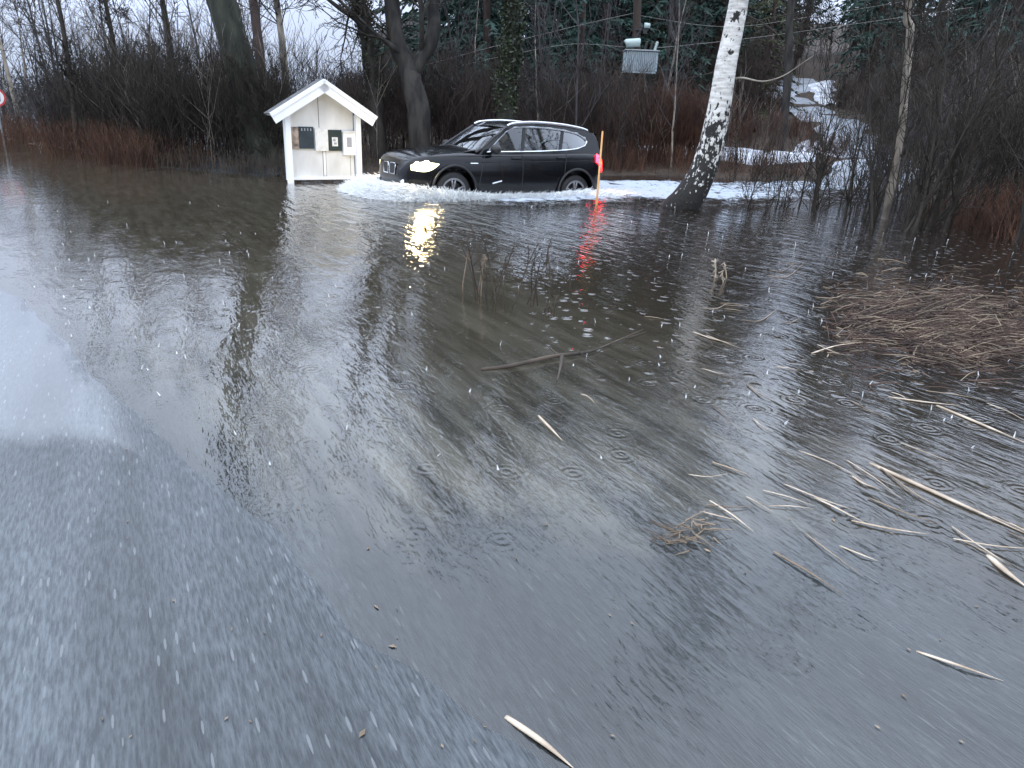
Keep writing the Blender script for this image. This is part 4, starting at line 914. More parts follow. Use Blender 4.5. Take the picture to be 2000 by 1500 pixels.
# greenhouse
def ys(z): return .845 - max(z - 1.03, 0) * .33
OUT = [(1.14, 1.02), (.98, 1.155), (.66, 1.36), (.34, 1.555), (.16, 1.625), (-.3, 1.655), (-.8, 1.65), (-1.3, 1.63), (-1.75, 1.59), (-1.97, 1.55), (-2.05, 1.45), (-2.14, 1.28), (-2.18, 1.15), (-2.16, 1.06), (-.6, 1.0)]
DLO = [(.90, 1.10), (.60, 1.325), (.36, 1.495), (.14, 1.583), (-.3, 1.612), (-.8, 1.607), (-1.2, 1.583), (-1.52, 1.545), (-1.75, 1.46), (-1.80, 1.38), (-1.72, 1.30), (-1.50, 1.235), (-1.2, 1.20), (-.5, 1.155), (.2, 1.125)]
for s in (-1, 1):
    bm = bmesh.new()
    def loop(pts, off):
        vs = [bm.verts.new((x, s * (ys(z) + off), z)) for x, z in pts]
        return [bm.edges.new((vs[i], vs[(i + 1) % len(vs)])) for i in range(len(vs))]
    ed = loop(OUT, 0) + loop(DLO, 0)
    bmesh.ops.triangle_fill(bm, use_beauty=True, edges=ed)
    bmesh.ops.solidify(bm, geom=bm.faces[:], thickness=.03)
    bmesh.ops.recalc_face_normals(bm, faces=bm.faces[:])
    me = bpy.data.meshes.new('side_frame'); bm.to_mesh(me); bm.free()
    link('side_frame', me, MT['paint'], car)
    b = MB(); b.add([(x, s * (ys(z) - .010), z) for x, z in DLO], [tuple(range(len(DLO)))]); b.build('side_window', MT['glass'], car)
    b = MB(); P = spline([(x, s * (ys(z) + .006), z) for x, z in DLO] + [(DLO[0][0], s * (ys(DLO[0][1]) + .006), DLO[0][1])], 3)
    b.tube(P, .025, 6, flat=.9); b.build('window_trim', MT['chrome'], car, True)
    for (xa, za), (xb, zb_) in (((-.02, 1.135), (-.14, 1.60)), ((-1.03, 1.185), (-1.16, 1.58))):
        b = MB(); b.grid([[(xa + .045, s * (ys(za) - .002), za), (xa - .045, s * (ys(za) - .002), za)], [(xb + .04, s * (ys(zb_) - .002), zb_), (xb - .04, s * (ys(zb_) - .002), zb_)]])
        b.build('door_pillar', MT['plastic'], car)
    P = spline([(.30, s * .66, 1.60), (.12, s * .655, 1.655), (-.4, s * .65, 1.698), (-1.1, s * .65, 1.69), (-1.65, s * .655, 1.645), (-1.86, s * .66, 1.60)], 6)
    b = MB(); b.tube(P, .026, 8); b.build('roof_rail', MT['chrome'], car, True)
    # mirror
    mi = empty('wing_mirror', (.78, s * .92, 1.15)); mi.parent = car
    bm = bmesh.new(); bmesh.ops.create_icosphere(bm, subdivisions=3, radius=1)
    for v in bm.verts: v.co = Vector((v.co.x * .085 + (.02 if v.co.x > 0 else 0), v.co.y * .13 + s * .10, v.co.z * .085 + .02))
    me = bpy.data.meshes.new('housing'); bm.to_mesh(me); bm.free(); link('housing', me, MT['plastic'], mi, True)
    b = MB(); b.tube([(0, -s * .05, -.03), (0, s * .06, -.01)], .03, 8); b.build('arm', MT['plastic'], mi, True)
    # doors' handles and seams
    for xh in (-.02 + .1, -.98):
        b = MB(); P = [surf(xh + dx, 7.5, o_, s) for dx, o_ in ((.11, .0), (.08, .03), (-.08, .03), (-.11, .0))]; b.tube(P, .016, 6); b.build('door_handle', MT['paint'], car, True)
    for xs0, xs1 in ((.93, .78), (-.06, -.06), (-1.02, -1.12)):
        b = MB(); b.tube([surf(xs0 + (xs1 - xs0) * q, 2.2 + 6.2 * q, .001, s) for q in np.linspace(0, 1, 14)], .005, 4); b.build('door_seam', MT['dark_metal'], car)
    b = MB(); b.tube([surf(x, 2.05, .012, s) for x in np.linspace(.88, -.88, 14)], .022, 6, flat=.7); b.build('sill_trim', MT['plastic'], car, True)
    b = MB(); b.tube([surf(x, 6.9, .004, s) for x in np.linspace(1.2, -2.0, 26)], .012, 5, flat=.5); b.build('crease', MT['paint'], car, True)
    b = MB(); b.grid([[surf(x, k, .009, s) for x in (1.10, 1.02, .94)] for k in (6.05, 6.45)]); b.build('side_vent', MT['chrome'], car)
    b = MB(); b.tube([surf(.62, 3.6, .01, s), surf(.42, 3.85, .01, s)], .012, 5); b.build('side_badge', MT['chrome'], car)
    # headlamps
    def patch(xs, lo, hi, off, n1=12, n2=6):
        return [[surf(x, lo(i / (n1 - 1)) + (hi(i / (n1 - 1)) - lo(i / (n1 - 1))) * j / (n2 - 1), off, s) for j in range(n2)] for i, x in enumerate(np.linspace(*xs, n1))]
    lo = lambda q: 5.85 - .75 * math.sin(math.pi * min(q * .8 + .12, 1)); hi = lambda q: 6.95 + .40 * math.sin(math.pi * (q * .55 + .2))
    b = MB(); b.grid(patch((2.225, 1.74), lambda q: lo(q) + .35 * q ** 3, lambda q: hi(q) - 1.1 * q ** 3, .012)); hl = b.build('headlight', MT['head'], car, True)
    for xb, kb in ((2.13, 6.2), (1.98, 6.35)):
        c_ = surf(xb, kb, .016, s); nv_ = (surf(xb, kb, .05, s) - c_).normalized(); b = MB(); b.tube([c_ - nv_ * .01, c_ + nv_ * .006], .062, 14); b.build('bulb', MT['bulb'], hl)
    b = MB(); b.grid(patch((-1.86, -2.15), lambda q: 6.2 - 1.3 * q, lambda q: 8.0 + .7 * math.sin(q * 2.6), .012)); tl = b.build('tail_light', MT['tail'], car, True)
    b = MB(); b.grid(patch((-1.98, -2.11), lambda q: 6.0, lambda q: 6.9, .022, 6, 4)); b.build('indicator', MT['indicator'], tl, True)
    # kidney grille
    b = MB(); z0, z1 = .60, .82
    b.box((2.325, s * .155, .72), (.04, .235, .20)); gr = b.build('grille', MT['plastic'], car)
    b = MB(); b.tube([(2.348, s * .04, .63), (2.348, s * .03, .80), (2.34, s * .06, .825), (2.335, s * .25, .82), (2.335, s * .275, .79), (2.345, s * .25, .63), (2.348, s * .04, .63)], .009, 6); b.build('grille_frame', MT['chrome'], gr, True)
    b = MB(); b.tube([(2.31, s * .55, .50), (2.30, s * .60, .50)], .06, 12); b.build('fog_lamp', MT['chrome'], car, True)
# roof, windscreen and rear window
def cross(x, z, crown, n=9, inset=0.0, bow=0.0):
    e = ys(z) - inset; return [(x + bow * (1 - q * q), q * e, z + crown * (1 - q * q)) for q in np.linspace(-1, 1, n)]
b = MB(); b.grid([cross(x, z, c) for x, z, c in ((.34, 1.556, .03), (.16, 1.627, .035), (-.3, 1.657, .04), (-.8, 1.652, .04), (-1.3, 1.632, .04), (-1.75, 1.592, .035), (-1.97, 1.552, .03))]); b.build('roof', MT['paint'], car, True)
b = MB(); b.grid([cross(x, z, .0, 11, .045, bw) for x, z, bw in ((1.13, 1.085, .16), (.97, 1.158, .15), (.66, 1.358, .11), (.36, 1.552, .05))]); b.build('windscreen', MT['windscreen'], car, True)
for s in (-1, 1): b = MB(); b.tube([(1.14, s * .80, 1.08), (.97, s * .785, 1.16), (.66, s * .715, 1.362), (.33, s * .65, 1.56)], [.04, .036, .034, .034], 6); b.build('windscreen_pillar', MT['paint'], car, True)
b = MB(); b.tube([(1.20, .55, 1.135), (1.27, 0, 1.175), (1.20, -.55, 1.135)], .02, 6); b.tube([(1.22, .30, 1.16), (.98, .02, 1.225), (.90, -.2, 1.25)], .010, 5); b.build('wiper', MT['plastic'], car, True)
b = MB(); b.grid([cross(x, z, 0, 9, .04, -bw) for x, z, bw in ((-1.96, 1.53, .06), (-2.06, 1.42, .07), (-2.20, 1.12, .09))]); b.build('rear_window', MT['glass'], car, True)
b = MB(); b.grid([cross(x, z, 0.02, 9, .02, 0) for x, z in ((-1.80, 1.597), (-2.02, 1.565), (-2.14, 1.545), (-2.13, 1.525), (-1.97, 1.53))]); b.build('spoiler', MT['paint'], car, True)
for s in (-1, 1): b = MB(); b.tube([(-1.98, s * .655, 1.54), (-2.07, s * .69, 1.42), (-2.19, s * .79, 1.12)], [.05, .055, .07], 6); b.build('rear_pillar', MT['paint'], car, True)
b = MB(); b.box((2.30, 0, .44), (.05, 1.0, .16)); b.build('air_intake', MT['plastic'], car)
# the cabin sits a little further back and is a little shorter than drawn above
for o_ in car.children:
    if o_.name.split('.')[0] in ('side_frame', 'side_window', 'window_trim', 'door_pillar', 'roof_rail', 'roof', 'windscreen', 'windscreen_pillar', 'rear_window', 'spoiler', 'rear_pillar', 'wiper'):
        for v_ in o_.data.vertices: v_.co.x = v_.co.x * .898 - .083
    elif o_.name.startswith('wing_mirror'): o_.location.x -= .16
def seat(x, y):
    b = MB(); b.box((x - .06, y, 1.02), (.13, .46, .5), Matrix.Rotation(R(-12), 3, 'Y')); b.box((x - .14, y, 1.37), (.09, .25, .17), Matrix.Rotation(R(-8), 3, 'Y'))
    b.tube([(x - .12, y, 1.2), (x - .135, y, 1.33)], .03, 6); b.build('seat', MT['interior'], car, True)
seat(-.12, .37); seat(-.12, -.37); seat(-1.05, .36); seat(-1.05, -.36)
b = MB(); b.tube([(.42 + .19 * math.cos(a) * .35, .37 + .19 * math.sin(a), 1.10 + .19 * math.cos(a)) for a in np.linspace(0, 6.283, 25)], .016, 6, False); b.tube([(.42, .37, 1.10), (.62, .37, 1.03)], .03, 6); b.build('steering_wheel', MT['plastic'], car, True)
b = MB(); b.grid([[(x, y, z) for y in np.linspace(-.76, .76, 5)] for x, z in ((1.16, 1.09), (.85, 1.14), (.62, 1.13), (.58, 1.05))]); b.build('dashboard', MT['interior'], car, True)

# the driver, sitting behind the wheel
dr = empty('person', car.location, CARH); dr.rotation_euler.y = R(-1.5); tag(dr, 'driver in a dark jacket sitting behind the wheel of the black car', 'person')
def skin_body(name, joints, bones, m, parent, sub=2):
    me = bpy.data.meshes.new(name); me.from_pydata([j[0] for j in joints], bones, []); me.update()
    o = bpy.data.objects.new(name, me); COL.objects.link(o)
    o.modifiers.new('k', 'SKIN')
    for i, j in enumerate(joints): me.skin_vertices[0].data[i].radius = (j[1], j[1] if len(j) < 3 else j[2]); me.skin_vertices[0].data[i].use_root = (i == 0)
    sb = o.modifiers.new('s', 'SUBSURF'); sb.levels = sub; sb.render_levels = sub
    bpy.context.view_layer.update(); d_ = bpy.context.evaluated_depsgraph_get()
    mm = bpy.data.meshes.new_from_object(o.evaluated_get(d_)); bpy.data.objects.remove(o)
    return link(name, mm, m, parent, True)
jn = [((.02, .37, .72), .15, .17), ((.0, .37, .90), .14, .17), ((-.02, .37, 1.08), .13, .18), ((0, .37, 1.17), .07), ((.03, .37, 1.24), .055), ((.05, .37, 1.33), .085), ((.05, .37, 1.42), .075),
      ((.0, .55, 1.12), .065), ((.20, .60, .96), .05), ((.41, .51, 1.07), .038), ((.0, .19, 1.12), .065), ((.20, .14, .96), .05), ((.41, .23, 1.07), .038), ((.42, .46, .70), .08), ((.74, .46, .55), .06), ((.42, .28, .70), .08), ((.74, .28, .55), .06)]
skin_body('body', jn, [(0, 1), (1, 2), (2, 3), (3, 4), (4, 5), (5, 6), (2, 7), (7, 8), (8, 9), (2, 10), (10, 11), (11, 12), (0, 13), (13, 14), (0, 15), (15, 16)], MT['coat'], dr)
bm = bmesh.new(); bmesh.ops.create_icosphere(bm, subdivisions=3, radius=1)
for v in bm.verts:
    x, y, z = v.co; nose = max(0, 1 - (abs(y) * 4 + abs(z + .1) * 3)) * (x > .6)
    v.co = Vector((.06 + x * .098 + nose * .03 + (.01 if z < -.4 and x > 0 else 0), .37 + y * .078 * (1 - .12 * max(-z, 0)), 1.385 + z * .125))
me = bpy.data.meshes.new('face'); bm.to_mesh(me); bm.free(); link('face', me, MT['skin'], dr, True)
bm = bmesh.new(); bmesh.ops.create_icosphere(bm, subdivisions=3, radius=1)
for v in bm.verts:
    x, y, z = v.co; v.co = Vector((.042 + x * .100, .37 + y * .086, 1.415 + max(z, -.35 if x < 0 else .25) * .110))
me = bpy.data.meshes.new('hair'); bm.to_mesh(me); bm.free(); link('hair', me, MT['hair'], dr, True)
for yy in (.51, .23):
    b = MB(); b.tube([(.38, yy, 1.08), (.43, yy, 1.12)], [.035, .04], 8)
    for k in range(4): b.tube([(.43, yy - .03 + k * .02, 1.13), (.455, yy - .03 + k * .02, 1.155), (.44, yy - .03 + k * .02, 1.175)], .009, 6)
    b.tube([(.41, yy, 1.11), (.415, .37 + (yy - .37) * .8, 1.15)], .010, 6); b.build('hand', MT['skin'], dr, True)

# ------------------------------------------------------------------ splash and wake
Hd = Vector((math.cos(CARH), math.sin(CARH), 0)); Nl = Vector((-Hd.y, Hd.x, 0))
def cw(x, y, z=0): return CARC + Hd * x + Nl * y + Vector((0, 0, z))
qs = np.random.default_rng(42)
def lerp_tab(tab, q):
    k = q * (len(tab) - 1); i = min(int(k), len(tab) - 2); return tab[i] + (tab[i + 1] - tab[i]) * (k - i)
INNER = [np.array(p) for p in ((1.6, -1.05), (2.2, -.85), (2.42, -.3), (2.42, .3), (2.25, .78), (1.9, 1.0), (1.3, 1.02), (.7, 1.0), (0, .98), (-.7, .98), (-1.4, 1.0), (-2.0, 1.0), (-2.5, .85))]
DIRN = [np.array(p) for p in ((.3, -1), (.7, -.8), (1, -.3), (1, .15), (.8, .6), (.4, .9), (.1, 1), (0, 1), (0, 1), (0, 1), (-.1, 1), (-.3, 1), (-.7, .7))]
SPR = [.5, .52, .54, .55, .56, .54, .46, .42, .40, .40, .45, .55, .6]
HGT = [.13, .15, .16, .16, .17, .15, .09, .05, .035, .04, .08, .09, .05]
b = MB(); rows = []; nu, nv = 220, 22
for i in range(nu):
    q = i / (nu - 1); p = lerp_tab(INNER, q); d = lerp_tab(DIRN, q); d = d / np.hypot(*d); sp_, hh = lerp_tab(SPR, q), lerp_tab(HGT, q)
    row = []
    for j in range(nv):
        t_ = j / (nv - 1)
        nz_ = mnoise.noise(Vector((p[0] * 6, p[1] * 6, t_ * 4))) + .8 * mnoise.noise(Vector((p[0] * 17 + t_ * 3, p[1] * 17, t_ * 2.2 + 4)))
        z = hh * (math.sin(math.pi * min(.28 + t_ * .72, 1)) ** 1.1) * (1 + .55 * nz_) * (1 - .25 * t_) + .012
        r_ = sp_ * t_ * (1 + .16 * mnoise.noise(Vector((p[0] * 4, p[1] * 4, 7))))
        a = p + d * (r_ - .10 * (1 - t_))
        c = cw(a[0], a[1], max(z, -.02) if j < nv - 1 else -.02); row.append(tuple(c))
    rows.append(row)
b.grid(rows); 
spl = b.build('splash', MT['foam'], None, True, fix=False); tag(spl, 'white bow wave of splashing water thrown up along the black car', 'splash', kind='stuff')
P0, P1, R0, R1 = [], [], [], []
for _ in range(11000):
    q = qs.beta(1.0, 1.9); p = lerp_tab(INNER, q); d = lerp_tab(DIRN, q); d = d / np.hypot(*d); sp_, hh = lerp_tab(SPR, q), lerp_tab(HGT, q)
    t_ = qs.beta(1.4, 1.3) * 1.25; a = p + d * sp_ * t_ + qs.normal(0, .03, 2)
    z = hh * math.sin(math.pi * min(.28 + t_ * .62, 1)) * qs.uniform(.3, 1.55)
    c = cw(a[0], a[1], max(z, .01)); l_ = qs.uniform(.02, .20)
    dv = (Hd * d[0] + Nl * d[1]) * 1.0 + Hd * .25 + Vector((0, 0, qs.uniform(-.25, .7))); dv.normalize()
    r_ = qs.uniform(.003, .009); P0.append(c); P1.append(c + dv * l_); R0.append(r_); R1.append(r_ * .35)
dp = link('splash_drops', seg_mesh('splash_drops', P0, P1, R0, R1, 5), MT['foam']); dp.parent = spl; dp['kind'] = 'stuff'
# wake
xs = np.linspace(-4.6, 8.6, 230); yy = np.linspace(11.6, 22.0, 190); X, Y = np.meshgrid(xs, yy)
lx = (X - CARC.x) * Hd.x + (Y - CARC.y) * Hd.y; ly = (X - CARC.x) * Nl.x + (Y - CARC.y) * Nl.y
near = sm(2.3, .9, ly) * sm(2.9, 1.4, lx) * sm(-1.7, -.6, ly)
trail = sm(-1.2, -3.0, lx) * sm(3.2, 1.4, np.abs(ly - .1 + .12 * (lx + 2))) * sm(-11.5, -4, lx) * .82
side = sm(2.6, 1.5, ly) * sm(-1.0, .5, ly) * sm(2.0, .5, lx) * sm(-3.5, -1.5, lx) * .75
foam = np.clip(np.maximum(np.maximum(near * .62, trail), side), 0, 1)
nzz = np.vectorize(lambda a, c: mnoise.fractal(Vector((a * 1.9, c * 1.9, 0)), 1, 2, 5))(X, Y)
hull = sm(0, .12, (np.abs(ly) < 1.05) * 0 + 1)
Z = .006 + foam * .085 * (nzz * .8 + .25) - .05 * (1 - sm(0, .06, foam))
wk = grid_mesh('foam_wake', X, Y, Z); at = wk.attributes.new('foam', 'FLOAT', 'POINT'); at.data.foreach_set('value', foam.ravel().astype(np.float32))
kp = sm(0, .06, foam).ravel() > .5
bm = bmesh.new(); bm.from_mesh(wk); bm.verts.ensure_lookup_table(); bmesh.ops.delete(bm, geom=[v for v, k in zip(bm.verts, kp) if not k], context='VERTS'); bm.to_mesh(wk); bm.free()
tag(link('foam_wake', wk, MT['wake'], smooth=True), 'churned whitish wake spreading on the water behind the car', 'wake', kind='stuff')

# ------------------------------------------------------------------ stake, sign, pole
p = G(1165, 401); top = AT(1177, 256, p.y - .01)
st = empty('marker_stake', (p.x, p.y, tz(p.x, p.y))); tag(st, 'thin orange wooden marker stake standing in the water behind the car', 'stake')
b = MB(); b.tube([(0, 0, -.1), (0, 0, .3), top - st.location], [.020, .019, .015], 8); b.build('rod', MT['stake'], st, True)
b = MB(); b.tube([(0, 0, -.02), (0, 0, .10)], [.032, .024], 8); b.build('foot', MT['dark_metal'], st, True)

p = G(10, 284); sg = empty('road_sign', (p.x, p.y, tz(p.x, p.y)), math.atan2(-p.x, p.y) * 1.0); tag(sg, 'round red rimmed road sign on a grey post at the far left edge', 'road sign')
b = MB(); b.tube([(0, 0, -.3), (-.03, 0, 2.2)], .03, 10); b.build('post', MT['steel'], sg, True)
cz = (AT(-1, 190, p.y).z - sg.location.z)
def disc(r_, y, h_, m, name, par, x0=-.02):
    b = MB(); b.tube([(x0, y, cz), (x0, y - h_, cz)], r_, 36); return b.build(name, m, par)
pl = disc(.275, -.035, .02, MT['sign_red'], 'sign_plate', sg); disc(.222, -.0555, .004, MT['sign_white'], 'sign_face', pl)
b = MB()
for x in (-.10, .06): b.prism([(x - .045, cz - .10), (x + .035, cz - .12), (x + .045, cz + .08), (x, cz + .13), (x - .04, cz + .09)], .003, Matrix.Translation((0, -.0615, 0)))
b.build('symbol', MT['sign_black'], pl)

PY = 26.0
base = AT(1239, 318, PY); base.z = tz(base.x, base.y)
up = empty('utility_pole', base); tag(up, 'dark wooden utility pole carrying a grey transformer behind the car', 'utility pole')
b = MB(); pp = [AT(1239, 300, PY), AT(1240, 200, PY), AT(1245, 0, PY)]; tp = pp[-1] + (pp[-1] - pp[0]) * .55
b.tube([Vector((0, 0, -.4))] + [q - base for q in pp] + [tp - base], [.15, .14, .135, .125, .11], 12); b.build('pole', MT['wood_pole'], up, True)
b = MB(); b.box(tp - base - Vector((0, .14, .25)), (1.7, .1, .12)); b.build('crossarm', MT['wood_pole'], up)
c = AT(1250, 121, PY - .35) - base
tr = empty('transformer', c); tr.parent = up
W_, H_ = 1.02, .60
b = MB(); b.box((0, 0, 0), (W_ - .12, .5, H_))
for i in range(17): b.box((-.46 + i * .0575, -.28, -.0), (.018, .10, H_ - .06))
for s in (-1, 1):
    for j in range(5): b.box((s * (W_ / 2 - .03), -.16 + j * .08, 0), (.10, .018, H_ - .06))
b.build('tank', MT['grey_tank'], tr)
b = MB(); b.box((0, -.02, H_ / 2 + .02), (W_ + .06, .66, .035)); b.build('lid', MT['steel'], tr)
b = MB(); b.box((-.02, -.02, -H_ / 2 - .02), (W_ - .02, .58, .03)); b.build('base_rail', MT['grey_tank'], tr)
b = MB(); b.tube([(-.52, -.1, .50), (-.50, -.1, .515), (-.08, -.1, .56), (-.06, -.1, .56)], [.10, .125, .125, .10], 16); b.build('oil_conservator', MT['ceramic'], tr, True)
for x in (.10, .28, .42):
    b = MB(); zs = np.linspace(.33, .60, 13); b.tube([(x + (z - .33) * .25, -.05, z) for z in zs], [.055 if i % 2 else .035 for i in range(12)] + [.02], 10); b.build('bushing', MT['ceramic'] if x > .4 else MT['dark_metal'], tr, True)
b = MB(); b.box((.0, .36, .05), (.16, .30, .10)); b.box((0, .36, -.15), (.16, .30, .08)); b.build('bracket', MT['steel'], tr)
c2 = AT(1262, 52, PY - .2) - base
b = MB(); b.tube([c2 + Vector((-.06, 0, .03)), c2 + Vector((.12, 0, .03))], [.09, .07], 10); b.build('insulator', MT['ceramic'], up, True)
b = MB(); b.box(c2 + Vector((-.12, .05, -.08)), (.42, .06, .06)); b.box(c2 + Vector((-.02, .03, -.14)), (.12, .12, .12)); b.tube([c2 + Vector((-.1, 0, 0)), c2 + Vector((-.3, -.02, -.35)), c - Vector((.1, 0, -.55))], .02, 6); b.build('fuse_arm', MT['dark_metal'], up)
def wire(label, pts, r_=.005):
    P = spline([AT(*q) for q in pts], 8); b = MB(); b.tube(P, r_, 5); tag(b.build('power_line', MT['wire'], None, True), label, 'power line', 'power lines at the transformer pole')
wire('pale power line running from the transformer to the left', [(1222, 92, PY), (1120, 86, 25), (1010, 104, 24), (900, 128, 23)])
wire('pale power line running from the transformer to the right', [(1276, 94, PY), (1400, 82, 27), (1560, 62, 28), (1900, 14, 30)])
wire('thin upper power line passing from the pole towards the right', [(1247, 30, PY), (1420, 52, 28), (1600, 30, 31), (1960, -30, 36)], .0045)
wire('thin upper power line crossing to the left above the car', [(1244, 24, PY), (1120, 52, 25), (960, 92, 24), (820, 130, 23)], .0045)
gp = AT(1120, 86, 25)

# far house with lit panes seen through the fork of the tree
hp = AT(803, 104, 62); hz = tz(hp.x, hp.y)
hs = empty('house', (hp.x, hp.y + 2, hz), R(12)); tag(hs, 'dark far house with small orange lit panes behind the forked tree', 'house')
hh = hp.z - hz
b = MB(); b.box((0, 2.6, (hh + 1.2) / 2), (6, 5, hh + 1.2)); b.build('wall', MT['bark'], hs)
b = MB(); b.prism([(-3.5, hh + 1.1), (3.5, hh + 1.1), (0, hh + 3.2)], 5.8, Matrix.Translation((0, 2.6, 0))); b.build('roof', MT['roof'], hs)
for k, (x, s_) in enumerate(((-.42, .14), (-.02, .16), (.30, .24), (.46, .24))):
    b = MB(); b.box((x, .08, 0), (.10 if k < 2 else .12, .05, s_ * 2.2), Matrix.Rotation(R(14), 3, 'Y'))
    b.v = [tuple(Vector(v) + Vector((0, 0, hh))) for v in b.v]; b.build('window', MT['lamp_far'], hs)

# ------------------------------------------------------------------ things afloat and growing in the water
def stalk(label, pts, r_, m, group=None, name='reed_stalk', cat='reed stalk', kids=(), flat=.5):
    b = MB(); P = spline(pts, 5); n_ = len(P)
    b.tube(P, [r_ * (.55 + .45 * math.sin(math.pi * min(1, i / n_ * 1.1 + .15))) * (1 - .75 * (i / (n_ - 1)) ** 3) for i in range(n_)], 6, flat=flat)
    for kp_, kr in kids: b.tube(spline(kp_, 4), list(np.linspace(kr, kr * .35, (len(kp_) - 1) * 4 + 1)), 5)
    return tag(b.build(name, m, None, True), label, cat, group)
def fl(u, v, z=.006): return G(u, v, z)
stalk('long dark waterlogged branch floating across the middle of the picture', [fl(940, 722, .0), fl(1000, 714, .012), fl(1080, 696, .018), fl(1150, 687, .016), fl(1200, 668, .016), fl(1262, 648, .012)], .015, MT['reed_dark'], None, 'driftwood_branch', 'branch',
      [([fl(1098, 693, .015), fl(1095, 715, .01), fl(1088, 745, .004)], .014), ([fl(1070, 676, .04), fl(1100, 702, .012)], .0045), ([fl(1128, 684, .03), fl(1162, 712, .01)], .0045), ([fl(1190, 672, .015), fl(1255, 644, .05)], .008)], 1)
SPEC = [('pale pointed reed blade floating in open water left of the middle', (1052, 812), (1098, 860), .015), ('long pale stalk lying near the bottom edge of the picture', (988, 1400), (1120, 1500), .016),
        ('thick tan stalk reaching in from the right edge', (1700, 905), (2010, 1045), .022), ('broad pale stalk at the right edge below the thick tan one', (1930, 1085), (2010, 1150), .022),
        ('pale stalk above the thick tan one, tips to the left', (1735, 775), (1875, 792), .014), ('pale stalk ending at the right edge under the drift heap', (1830, 792), (2010, 868), .020),
        ('short bright stalk in the dark water left of the thick tan one', (1665, 930), (1720, 956), .012), ('thin stalk floating beneath the drift heap', (1560, 880), (1690, 940), .007),
        ('long thin pale stalk in the bluish water right of the middle', (1640, 1066), (1716, 1096), .008), ('faint stalk near the lower right corner', (1790, 1272), (1960, 1330), .010),
        ('tan stalk curving beside the drift heap', (1585, 690), (1700, 668), .012), ('pale short stalk in the grey water below the driftwood', (1135, 770), (1162, 788), .008)]
for lab, a, c, r_ in SPEC:
    q = ((a[0] + c[0]) / 2 + rnd.uniform(-6, 6), (a[1] + c[1]) / 2 + rnd.uniform(-5, 3))
    stalk(lab, [fl(*a, .0), fl(*q, .008), fl(*c, .002)], r_ * .62, MT['reed_pale'])
for i in range(38):
    u = rnd.uniform(1330, 2000); v = rnd.uniform(640, 1090)
    if u - 1330 < (v - 640) * .25 - 60: continue
    a = rnd.gauss(.32, .22); l_ = rnd.uniform(40, 130) * (v - 220) / 600
    c = (u + l_ * math.cos(a), v + l_ * math.sin(a)); q = ((u + c[0]) / 2, (v + c[1]) / 2 + rnd.uniform(-6, 6))
    stalk('thin dead reed stalk floating on the dark water below the drift heap', [fl(u, v), fl(*q, .01), fl(*c)], rnd.uniform(.003, .007), MT['reed_pale'] if i % 3 else MT['reed_tan'], 'dead reed stalks afloat on the right')
for i in range(12):
    u = rnd.uniform(1250, 1600); v = rnd.uniform(510, 640); l_ = rnd.uniform(30, 80); a = rnd.gauss(.1, .25)
    stalk('thin reed straw floating between the birch and the drift heap', [fl(u, v), fl(u + l_ * .5, v + 2, .008), fl(u + l_ * math.cos(a), v + l_ * math.sin(a))], rnd.uniform(.004, .007), MT['reed_tan'], 'reed straws afloat in mid water')
# drift heap of matted reeds
P0, P1, R0, R1 = [], [], [], []
for _ in range(2300):
    u = qs.normal(1800, 120); v = 632 + qs.normal(0, 40) + 14 * math.sin(u * .05) + (u - 1830) * .10
    if u < 1600 or u > 2080: continue
    p = np.array(G(u, v)); hgt_ = .09 * math.exp(-((u - 1840) / 130) ** 2 - ((v - 625) / 50) ** 2)
    p[2] = qs.uniform(-.01, 1) * hgt_ + .004; a = qs.normal(-.45, .75); l_ = qs.uniform(.06, .42); d = np.array([math.cos(a), math.sin(a), qs.normal(0, .22)]) * l_
    m_ = p + d * .5 + [0, 0, qs.uniform(0, .02)]; r_ = qs.uniform(.0015, .0045)
    P0 += [p, m_]; P1 += [m_, p + d]; R0 += [r_, r_]; R1 += [r_, r_ * .4]
k = qs.uniform(size=len(P0) // 2) < .30; k = np.repeat(k, 2)
for sel, m_, lab in ((k, MT['reed_tan'], 'heap of matted tan dead reeds drifted together at the right'), (~k, MT['reed_rot'], 'rusty wet reeds tangled into the drift heap at the right')):
    tag(link('reed_drift', seg_mesh('reed_drift', np.array(P0)[sel], np.array(P1)[sel], np.array(R0)[sel], np.array(R1)[sel], 5), m_), lab, 'drift heap', kind='stuff')
reeds('reed_bed', [(4.6, 6.2, 6.4, 8.6)], 150, (.3, .75), MT['reed_red'], 'brown reed stems standing in the dark water behind the drift heap', 27, minz=-1, lean=.25, rad=(.003, .007))
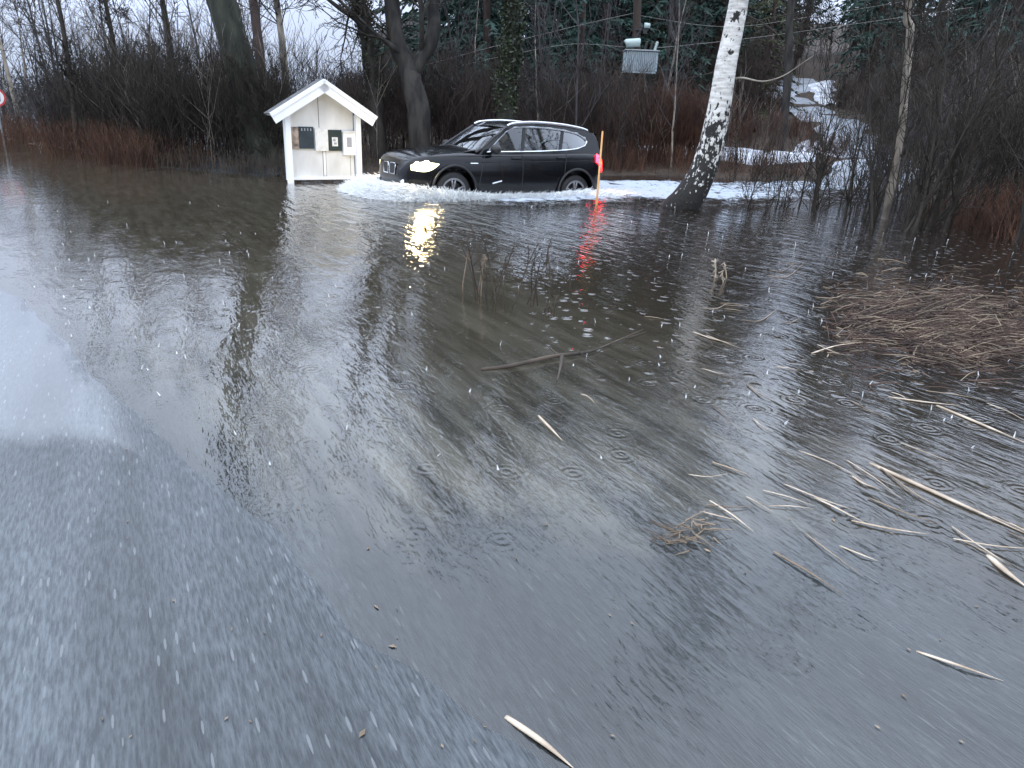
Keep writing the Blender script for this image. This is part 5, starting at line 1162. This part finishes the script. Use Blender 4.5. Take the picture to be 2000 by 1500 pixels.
# withered plants standing in the water in front of the car
def plant(label, u, v, stems, h, m, seed, group='withered plants in mid water', mi=.006):
    p = G(u, v); q = np.random.default_rng(seed); root = empty('withered_plant', (p.x, p.y, tz(p.x, p.y))); tag(root, label, 'plant', group)
    for _ in range(stems):
        S = []; T = []
        d = np.array([q.normal(0, .16), q.normal(0, .12), 1]); o_ = np.array([q.normal(0, .07), q.normal(0, .05), -.05])
        hh_ = (h - root.location.z) * q.uniform(.6, 1.1); grow(S, o_, d, hh_, mi, 0, dict(n=[7, 3], wob=[.07, .25], up=[.0, -.12], tap=[.5, .5], rmin=.002, kids=[3], f0=[.6], ang=[(.4, 1.1)], len=[.2], rr=[.7]), q)
        t_ = [s for s in S if s[4] == 0]; b = MB(); b.tube([t_[0][0]] + [s[1] for s in t_], [t_[0][2]] + [s[3] for s in t_], 5); so_ = b.build('stem', m, root, True, fix=False)
        e_ = t_[-1][1]; T += [s for s in S if s[4] > 0]
        for j in range(5):
            dd = np.array([q.normal(0, .5), q.normal(0, .4), q.uniform(-1, .3)]); T.append((e_ + [0, 0, -.02 * j], e_ + [0, 0, -.02 * j] + unit(dd) * q.uniform(.02, .06), .005, .0015, 0))
        segs_obj('seed_head', T, m, so_, 4)
for u, v, st, h, m, lab in [(975, 592, 5, .72, 'reed_dark', 'tallest withered plant standing in mid water'), (950, 572, 4, .66, 'reed_dark', 'dark withered plant just left of the tallest one'), (918, 575, 3, .60, 'reed_tan', 'pale withered plant at the left of the group in mid water'),
                          (1042, 580, 4, .46, 'reed_dark', 'drooping withered plant right of the tallest one'), (1084, 562, 4, .42, 'reed_dark', 'short withered plant at the right of the group in mid water'), (1062, 602, 4, .16, 'reed_dark', 'lowest withered tuft in front of the group in mid water'),
                          (838, 460, 3, .20, 'reed_dark', 'small dark tuft beside the yellow headlight reflection'), (1048, 500, 3, .30, 'reed_dark', 'drooping seed heads behind the group in mid water'), (1410, 545, 4, .22, 'reed_pale', 'pale plume like tuft in the dark water in front of the birch')]:
    plant(lab, u, v, st, h, MT[m], int(u), mi=.0075)
# little crowns thrown up where rain drops strike the water
P0, P1, R0, R1 = [], [], [], []
for _ in range(190):
    u, v = qs.uniform(60, 1980), 380 + 560 * qs.beta(1.0, 1.9)
    if v < 430 and 640 < u < 1580: continue
    p = np.array(G(u, v)); 
    if sdist(EDGE, p[0:1], p[1:2])[0] < 0: continue
    k_ = (v - 230) / 300; h_ = qs.uniform(.010, .036)
    P0.append(p); P1.append(p + [qs.normal(0, .006), qs.normal(0, .006), h_]); R0.append(qs.uniform(.002, .006)); R1.append(.001)
tag(link('rain_splash', seg_mesh('rain_splash', P0, P1, R0, R1, 5), MT['foam'], smooth=True), 'tiny white splashes of rain drops striking the flood water', 'rain splashes', kind='stuff')
# clod of drifted stems and leaves at the edge of the road
C0 = [np.array(G(qs.normal(1350, 34), qs.normal(1045, 16))) + [0, 0, qs.uniform(0, .03)] for _ in range(40)]
C1 = [c_ + unit(qs.normal(0, 1, 3) * [1, .6, .06]) * qs.uniform(.03, .13) for c_ in C0]
tag(link('grass_clod', seg_mesh('grass_clod', C0, C1, np.full(40, .0035), np.full(40, .001), 5), MT['reed_tan']), 'small clod of wet grass lying in the shallow water at the road edge', 'grass clod')
# small bits on the drowned road and verge
V = []; 
for i in range(60):
    u, v = qs.uniform(150, 1950), qs.uniform(780, 1490)
    p = np.array(G(u, v)); z = max(tz(p[0], p[1]) + .008, .004); l_ = qs.uniform(.004, .010) * qs.choice([1, 1, 1, 1.8]); a = -ROADDIR + math.pi / 2 + qs.normal(0, .5); x = np.array([math.cos(a), math.sin(a), 0]) * l_; y = np.array([-math.sin(a), math.cos(a), 0]) * l_ * qs.uniform(.2, .5); p[2] = z; up_ = np.array([0, 0, l_ * .3])
    V += [p - x, p - y, p + x, p + y, p + up_]
V = np.array(V); nq = len(V) // 5; i5 = np.arange(nq)[:, None] * 5
tag(link('leaf_litter', quick_mesh('leaf_litter', V, np.concatenate([i5 + [0, 1, 4], i5 + [1, 2, 4], i5 + [2, 3, 4], i5 + [3, 0, 4]])), MT['reed_tan']), 'pale bits of straw and leaf strewn over the wet road', 'litter', kind='stuff')
